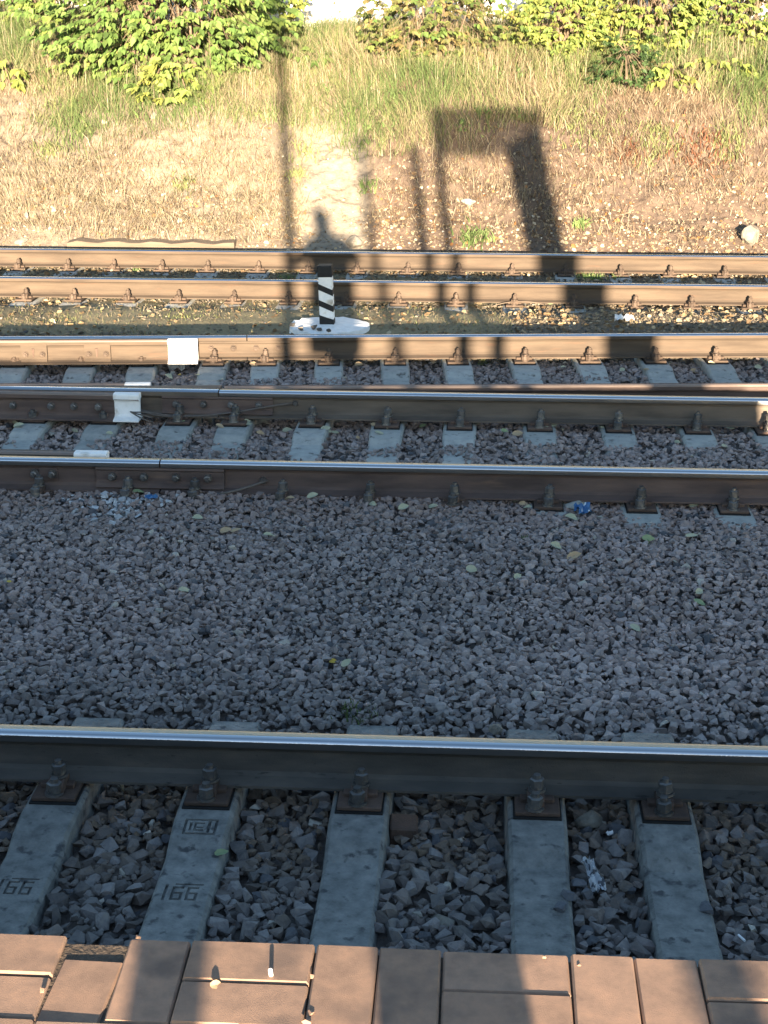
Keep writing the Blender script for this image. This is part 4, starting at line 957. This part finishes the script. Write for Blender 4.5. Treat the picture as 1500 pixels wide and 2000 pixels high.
P = on_ballast(145, 1232); tw = mobj('twig', tube_mesh('twig', bez([(-.08, 0, .0), (-.02, .01, .02), (.05, 0, .01), (.09, -.02, .0)], 6), .002, M['wood']), loc=(P[0], P[1], P[2]+.02)); tag(tw, 'thin pale twig lying on the wide ballast strip', 'twig')
for q, (px, py, l_, rz) in enumerate(((1075, 590, .6, .05), (1260, 595, .4, -.5), (1010, 600, .5, .3))):
    P = on_ballast(px, py); tw = mobj('dry_stalk', tube_mesh('dry_stalk', bez([(-l_/2, 0, .0), (-.1, .01, .05), (.1, 0, .05), (l_/2, -.02, .0)], 8), .0045, M['wood']), loc=(P[0], P[1], P[2]+.015), rot=(0, 0, rz)); tag(tw, 'long dry stalk lying by the rail behind the striped post', 'stalk', 'dry stalks by the far rails')

# ------------------------------------------------------------------ platform
PZ = 1.33; PY = 2.123; PXR = 2.715
pl = empty('platform', (0, 0, 0)); tag(pl, kind='structure')
def pbox(name, m, *a, bev=0.0):
    bm = bmesh.new(); box(bm, *a, bev); return mobj(name, bm_mesh(name, bm, M[m]), parent=pl)
pbox('edge_slab', 'platform', -45, PXR, 1.0, PY+.005, PZ-.3, PZ-.115, bev=.01)
bd = pbox('bedding', 'joint', -2.42, PXR-.01, 1.07, PY-.012, PZ-.12, PZ-.006)
for v in bd.data.vertices:
    if v.co.z > PZ-.05: v.co.z -= (PY-v.co.y)*.04 + .003
pbox('paving_strip', 'paver', -45, -2.425, 1.07, PY, PZ-.062, PZ)
pbox('asphalt', 'asphalt', -45, PXR, -4.5, 1.065, PZ-.2, PZ-.045)
pbox('retaining_wall', 'platform', -45, PXR-.02, 1.3, 1.55, -.4, PZ-.302)
pbox('retaining_wall', 'platform', -45, PXR-.02, -4.4, -4.15, -.4, PZ-.202)
pbox('end_wall', 'platform', PXR-.25, PXR-.021, -4.148, 1.298, -.4, PZ-.203)
def paver_mesh(lx, ly):
    bm = bmesh.new(); z = .06
    a, c = lx/2, ly/2; ch = .0035
    ring = [(-a, -c), (a, -c), (a, c), (-a, c)]
    lo = [bm.verts.new((x, y, 0)) for x, y in ring]; mi = [bm.verts.new((x, y, z-.0045)) for x, y in ring]
    hi_ = [bm.verts.new((x-math.copysign(ch, x), y-math.copysign(ch, y), z)) for x, y in ring]
    for k in range(4): bm.faces.new((lo[k], lo[(k+1) % 4], mi[(k+1) % 4], mi[k])); bm.faces.new((mi[k], mi[(k+1) % 4], hi_[(k+1) % 4], hi_[k]))
    bm.faces.new(hi_); bm.faces.new(lo[::-1])
    bmesh.ops.bevel(bm, geom=[e for e in bm.edges if abs(e.verts[0].co.z-e.verts[1].co.z) > .01], offset=.003, segments=1, affect='EDGES')
    return bm_mesh('paver', bm, M['paver'])
PIT = .2045; PV_H = paver_mesh(.2005, .0985); PV_V = paver_mesh(.0995, .2)
XH = x_at(375, PY, PZ)                                     # left end of the H pair in the picture
for r in range(5):
    for c in range(-9, 18):
        x0 = XH + c*PIT; yc = PY - .1 - r*.2035
        if x0 < -2.42 or x0 + PIT > PXR: continue
        hor = (c + r) % 2 == 0
        for q in (0, 1):
            tl = (random.uniform(-.008, .008), random.uniform(-.008, .008), random.uniform(-.008, .008))
            if hor: me, lx, ly = PV_H, x0 + PIT/2, yc - .051 + q*.102
            else: me, lx, ly = PV_V, x0 + PIT*(.25 + .5*q), yc
            dz = random.uniform(-.002, .002)
            if r == 0 and c == -1 and q == 0: ly -= .052; dz = -.006; tl = (.01, -.015, -.05)
            mobj('paver', me, parent=pl, loc=(lx, ly, PZ-.06+dz-(PY-ly)*.04), rot=(tl[0]+.04, tl[1], tl[2]))
P = on_z(529, 1905, PZ); butt((P[0], P[1], PZ+.008-(PY-P[1])*.04), .016, .0035, 1.5, 'tiny white cigarette stub standing on the pavers', tilt=1.2)
P = on_z(420, 1922, PZ); fallen_leaf((P[0], P[1], PZ+.003-(PY-P[1])*.04),   .02, LM[2], 'small curled tan leaf on a paver', None)
for (px, py, s_) in ((80, 1930, .006), (605, 1975, .007), (608, 1905, .005), (600, 1992, .009), (270, 1832, .005), (1062, 1870, .004), (1130, 1885, .004)):
    P = on_z(px, py, PZ); V, T = HULL_LO[px % 24]; o = mobj('crumb', np_mesh('crumb', V*s_, T, M['paver']), loc=(P[0], P[1], PZ+.3*s_-(PY-P[1])*.04)); tag(o, 'crumb of broken paver lying on the platform edge', 'crumb', 'crumbs on the platform')

# ------------------------------------------------------------------ things on the platform behind the camera (their shadows are in view)
SLP = math.tan(SUN_AZ-YAW)
def behind(x0, d):
    """ground point d metres behind the camera whose shadow line passes x0 right of the lens"""
    p = RT*(x0 + SLP*d) - fh*d; return Vector((p[0], p[1], PZ-.045))
lamp = empty('lamp_post', behind(-.22, 1.6)); tag(lamp, 'slim steel lamp post standing on the platform', 'lamp post')
bm = bmesh.new(); cyl(bm, (0, 0, 0), (-.06, 0, 1), .062, .05, 6.2, 16); mobj('pole', bm_mesh('pole', bm, M['galv']), parent=lamp)
bm = bmesh.new(); cyl(bm, (0, 0, 0), (0, 0, 1), .1, .09, .04, 16); mobj('flange', bm_mesh('flange', bm, M['galv']), parent=lamp)
bm = bmesh.new(); box(bm, -.44, -.24, -.1, .5, 6.12, 6.2, .02); mobj('lamp_head', bm_mesh('lamp_head', bm, M['cabinet']), parent=lamp)
def small_post(x0, d, h, r, label, lean=0.0):
    o = empty('platform_post', behind(x0, d)); tag(o, label, 'post')
    bm = bmesh.new(); cyl(bm, (0, 0, 0), (lean, 0, 1), r, r*.95, h, 12); cyl(bm, (lean*h, 0, h-.005), (0, 0, 1), r*1.1, r*.6, .03, 12); mobj('shaft', bm_mesh('shaft', bm, M['galv']), parent=o)
    bm = bmesh.new(); cyl(bm, (0, 0, 0), (0, 0, 1), r*1.8, r*1.7, .02, 12); mobj('foot_plate', bm_mesh('foot_plate', bm, M['galv']), parent=o)
small_post(.66, 4.0, 2.9, .055, 'grey steel post at the back of the platform', -.05)
small_post(1.13, 1.4, 2.42, .062, 'grey steel post beside the station board')
board = empty('station_board', behind(1.40, 1.5)); tag(board, 'station board on two posts with a pale see-through panel', 'sign board')
board.rotation_euler = (0, 0, YAW)
for xx, r in ((0, .06), (1.2, .05)):
    bm = bmesh.new(); cyl(bm, (xx, 0, 0), (0, 0, 1), r, r, 2.9, 14); mobj('post', bm_mesh('post', bm, M['galv']), parent=board)
poly = bpy.data.materials.new('clouded_polycarbonate'); poly.use_nodes = True
N_ = poly.node_tree.nodes; tr = N_.new('ShaderNodeBsdfTransparent'); ms = N_.new('ShaderNodeMixShader'); ms.inputs[0].default_value = .55
N_['Principled BSDF'].inputs['Base Color'].default_value = (.6, .6, .58, 1)
poly.node_tree.links.new(tr.outputs[0], ms.inputs[1]); poly.node_tree.links.new(N_['Principled BSDF'].outputs[0], ms.inputs[2]); poly.node_tree.links.new(ms.outputs[0], N_['Material Output'].inputs['Surface'])
bm = bmesh.new(); box(bm, -.04, 1.24, .065, .075, 2.3, 2.9); mobj('panel', bm_mesh('panel', bm, poly), parent=board)
cab = empty('info_cabinet', behind(2.46, 1.3)); tag(cab, 'tall narrow grey cabinet with sloping top on the platform', 'cabinet'); cab.rotation_euler = (0, 0, YAW)
bm = bmesh.new(); box(bm, -.195, .195, -.15, .15, 0, 2.62, .0)
for v in bm.verts:
    if v.co.z > 2 and v.co.x < 0: v.co.z -= .22
    if v.co.z > 2: v.co.x -= .09
mobj('body', bm_mesh('body', bm, M['cabinet']), parent=cab)
bm = bmesh.new(); box(bm, -.14, .14, .151, .165, .2, 2.0, .004)
for v in bm.verts:
    if v.co.z > 1.9: v.co.x -= .06
    else: v.co.x -= .01
bm.verts.ensure_lookup_table(); dr = mobj('door', bm_mesh('door', bm, M['cabinet']), parent=cab)
bm = bmesh.new(); box(bm, .1, .12, .166, .19, 1.0, 1.15, .004); mobj('handle', bm_mesh('handle', bm, M['galv']), parent=dr)

# ------------------------------------------------------------------ the photographer, standing behind the camera
def skin_mesh(name, verts, edges, radii, m, sub=2, root=0):
    me = bpy.data.meshes.new(name); me.from_pydata([tuple(v) for v in verts], edges, [])
    o = bpy.data.objects.new(name, me); COL.objects.link(o)
    o.modifiers.new('skin', 'SKIN'); me.skin_vertices[0].data
    for i, r in enumerate(radii):
        sv = me.skin_vertices[0].data[i]; sv.radius = r if hasattr(r, '__len__') else (r, r); sv.use_root = (i == root)
    s = o.modifiers.new('sub', 'SUBSURF'); s.levels = sub; s.render_levels = sub
    dg = bpy.context.evaluated_depsgraph_get(); out = bpy.data.meshes.new_from_object(o.evaluated_get(dg)); out.name = name
    bpy.data.objects.remove(o); out.materials.clear(); out.materials.append(m)
    for p in out.polygons: p.use_smooth = True
    return out
skin_m = mat('skin', [(.42, .27, .2), (.5, .33, .25)], 20, .6); cloth_m = mat('dark_coat', [(.04, .045, .06), (.07, .075, .09)], 12, .9, .3, 80)
jean_m = mat('blue_jeans', [(.04, .06, .11), (.07, .09, .15)], 20, .9, .2, 200); hair_m = mat('brown_hair', [(.03, .02, .013), (.07, .045, .03)], 30, .6)
# person frame: x right, y forward, z up from the platform; d metres behind the lens
PB = behind(.05, .34); pz0 = PZ-.045
Vp = [(.10, 0, .86), (.08, 0, 1.02), (.06, 0, 1.17), (.03, .01, 1.26), (.0, .03, 1.34), (-.01, .04, 1.44),            # pelvis..head
      (.15, 0, .84), (.19, .02, .46), (.215, -.02, .09), (.215, .1, .035),                                               # right leg
      (.03, 0, .84), (.08, .02, .46), (.105, -.02, .09), (.105, .1, .035),                                               # left leg
      (.22, .0, 1.22), (.375, .06, .99), (.06, .24, 1.27), (.04, .285, 1.38),                                          # right arm
      (-.12, .0, 1.22), (-.265, .06, .99), (-.05, .24, 1.27), (-.04, .285, 1.38)]                                      # left arm
Ep = [(0, 1), (1, 2), (2, 3), (3, 4), (4, 5), (0, 6), (6, 7), (7, 8), (8, 9), (0, 10), (10, 11), (11, 12), (12, 13), (2, 14), (14, 15), (15, 16), (16, 17), (2, 18), (18, 19), (19, 20), (20, 21)]
Rp = [(.13, .1), (.12, .09), (.14, .095), .05, .07, .075, .085, .06, .045, .045, .085, .06, .045, .045, .06, .042, .034, .03, .06, .042, .034, .03]
# five fingers on each hand, closing round the phone edges
for sgn, hnd in ((1, 17), (-1, 21)):
    hx, hy, hz = Vp[hnd]
    for f in range(4):
        b0 = len(Vp); ln = (.9, 1.0, .95, .75)[f]
        Vp += [(hx+sgn*.004, hy+.02, hz+.006+f*.02), (hx-sgn*.008, hy+.02+.02*ln, hz+.012+f*.02), (hx-sgn*.032*ln, hy+.025+.016*ln, hz+.016+f*.02)]
        Ep += [(hnd, b0), (b0, b0+1), (b0+1, b0+2)]; Rp += [.0095, .0085, .0075]
    b0 = len(Vp); Vp += [(hx-sgn*.008, hy-.012, hz+.02), (hx-sgn*.022, hy-.014, hz+.045), (hx-sgn*.034, hy-.006, hz+.06)]; Ep += [(hnd, b0), (b0, b0+1), (b0+1, b0+2)]; Rp += [.012, .010, .0085]
person = mobj('person', skin_mesh('person', Vp, Ep, Rp, skin_m), loc=(PB.x, PB.y, pz0), rot=(0, 0, YAW))
tag(person, 'person in a dark coat and jeans holding up a phone to take a picture', 'person')
def loft(rings, m, name, n=18):
    bm = bmesh.new(); R = []
    for (cx_, cy_, z, rx, ry) in rings: R.append([bm.verts.new((cx_+rx*math.cos(6.2832*k/n), cy_+ry*math.sin(6.2832*k/n), z)) for k in range(n)])
    for a, b in zip(R, R[1:]):
        for k in range(n): bm.faces.new((a[k], a[(k+1) % n], b[(k+1) % n], b[k]))
    return bm_mesh(name, bm, m, True)
ct = mobj('coat', loft([(.075, 0, .44, .21, .16), (.075, 0, .62, .215, .16), (.075, 0, .80, .215, .15), (.07, 0, 1.0, .215, .135), (.055, 0, 1.14, .25, .13), (.05, 0, 1.23, .235, .11), (.04, 0, 1.28, .12, .085), (.03, 0, 1.31, .06, .06)], cloth_m, 'coat'), parent=person)
slv = skin_mesh('sleeve', [Vp[14], Vp[15], Vp[16]], [(0, 1), (1, 2)], [.075, .056, .038], cloth_m); mobj('sleeve', slv, parent=person)
slv = skin_mesh('sleeve', [Vp[18], Vp[19], Vp[20]], [(0, 1), (1, 2)], [.075, .056, .038], cloth_m); mobj('sleeve', slv, parent=person)
for a_, b_, c_ in ((6, 7, 8), (10, 11, 12)):
    mobj('trouser_leg', skin_mesh('trouser_leg', [Vp[a_], Vp[b_], Vp[c_]], [(0, 1), (1, 2)], [.095, .07, .062], jean_m), parent=person)
for i_ in (8, 12):
    v = Vp[i_]; bm = bmesh.new(); box(bm, v[0]-.048, v[0]+.048, v[1]-.07, v[1]+.19, 0, .095, .025); mobj('shoe', bm_mesh('shoe', bm, M['black']), parent=person)
bm = bmesh.new(); bmesh.ops.create_uvsphere(bm, u_segments=20, v_segments=14, radius=1)
for v in bm.verts: v.co = Vector((v.co.x*.094, v.co.y*.11, v.co.z*.122)); 
for v in list(bm.verts):
    if v.co.y > .035 and v.co.z < .045: v.co.y = .035
for v in bm.verts: v.co += Vector((-.008, .0, 1.445))
mobj('hair', bm_mesh('hair', bm, hair_m, True), parent=person)
def facebit(name, p, s, m):
    bm = bmesh.new(); bmesh.ops.create_uvsphere(bm, u_segments=10, v_segments=8, radius=1)
    for v in bm.verts: v.co = Vector((p[0]+v.co.x*s[0], p[1]+v.co.y*s[1], p[2]+v.co.z*s[2]))
    mobj(name, bm_mesh(name, bm, m, True), parent=person)
facebit('nose', (-.01, .122, 1.40), (.012, .018, .02), skin_m); facebit('mouth', (-.01, .108, 1.362), (.022, .008, .006), mat('lips', [(.4, .17, .15)], 5, .6))
for s_ in (-1, 1):
    facebit('eye', (-.01+s_*.03, .107, 1.425), (.011, .008, .007), M['black']); facebit('ear', (-.01+s_*.083, .03, 1.41), (.012, .02, .03), skin_m)
ph = empty('mobile_phone', tuple(Vector(CP.tolist()) - Vector(FW.tolist())*.016)); tag(ph, 'dark mobile phone held up in both hands', 'phone'); ph.rotation_euler = (-PITCH, 0, YAW)
bm = bmesh.new(); box(bm, -.055, .02, -.008, 0.0, -.13, .025, .003); mobj('phone_body', bm_mesh('phone_body', bm, M['black']), parent=ph)
bm = bmesh.new(); cyl(bm, (0, 0, 0), (0, 1, 0), .008, .008, .002, 14); mobj('lens_ring', bm_mesh('lens_ring', bm, M['galv']), parent=ph)
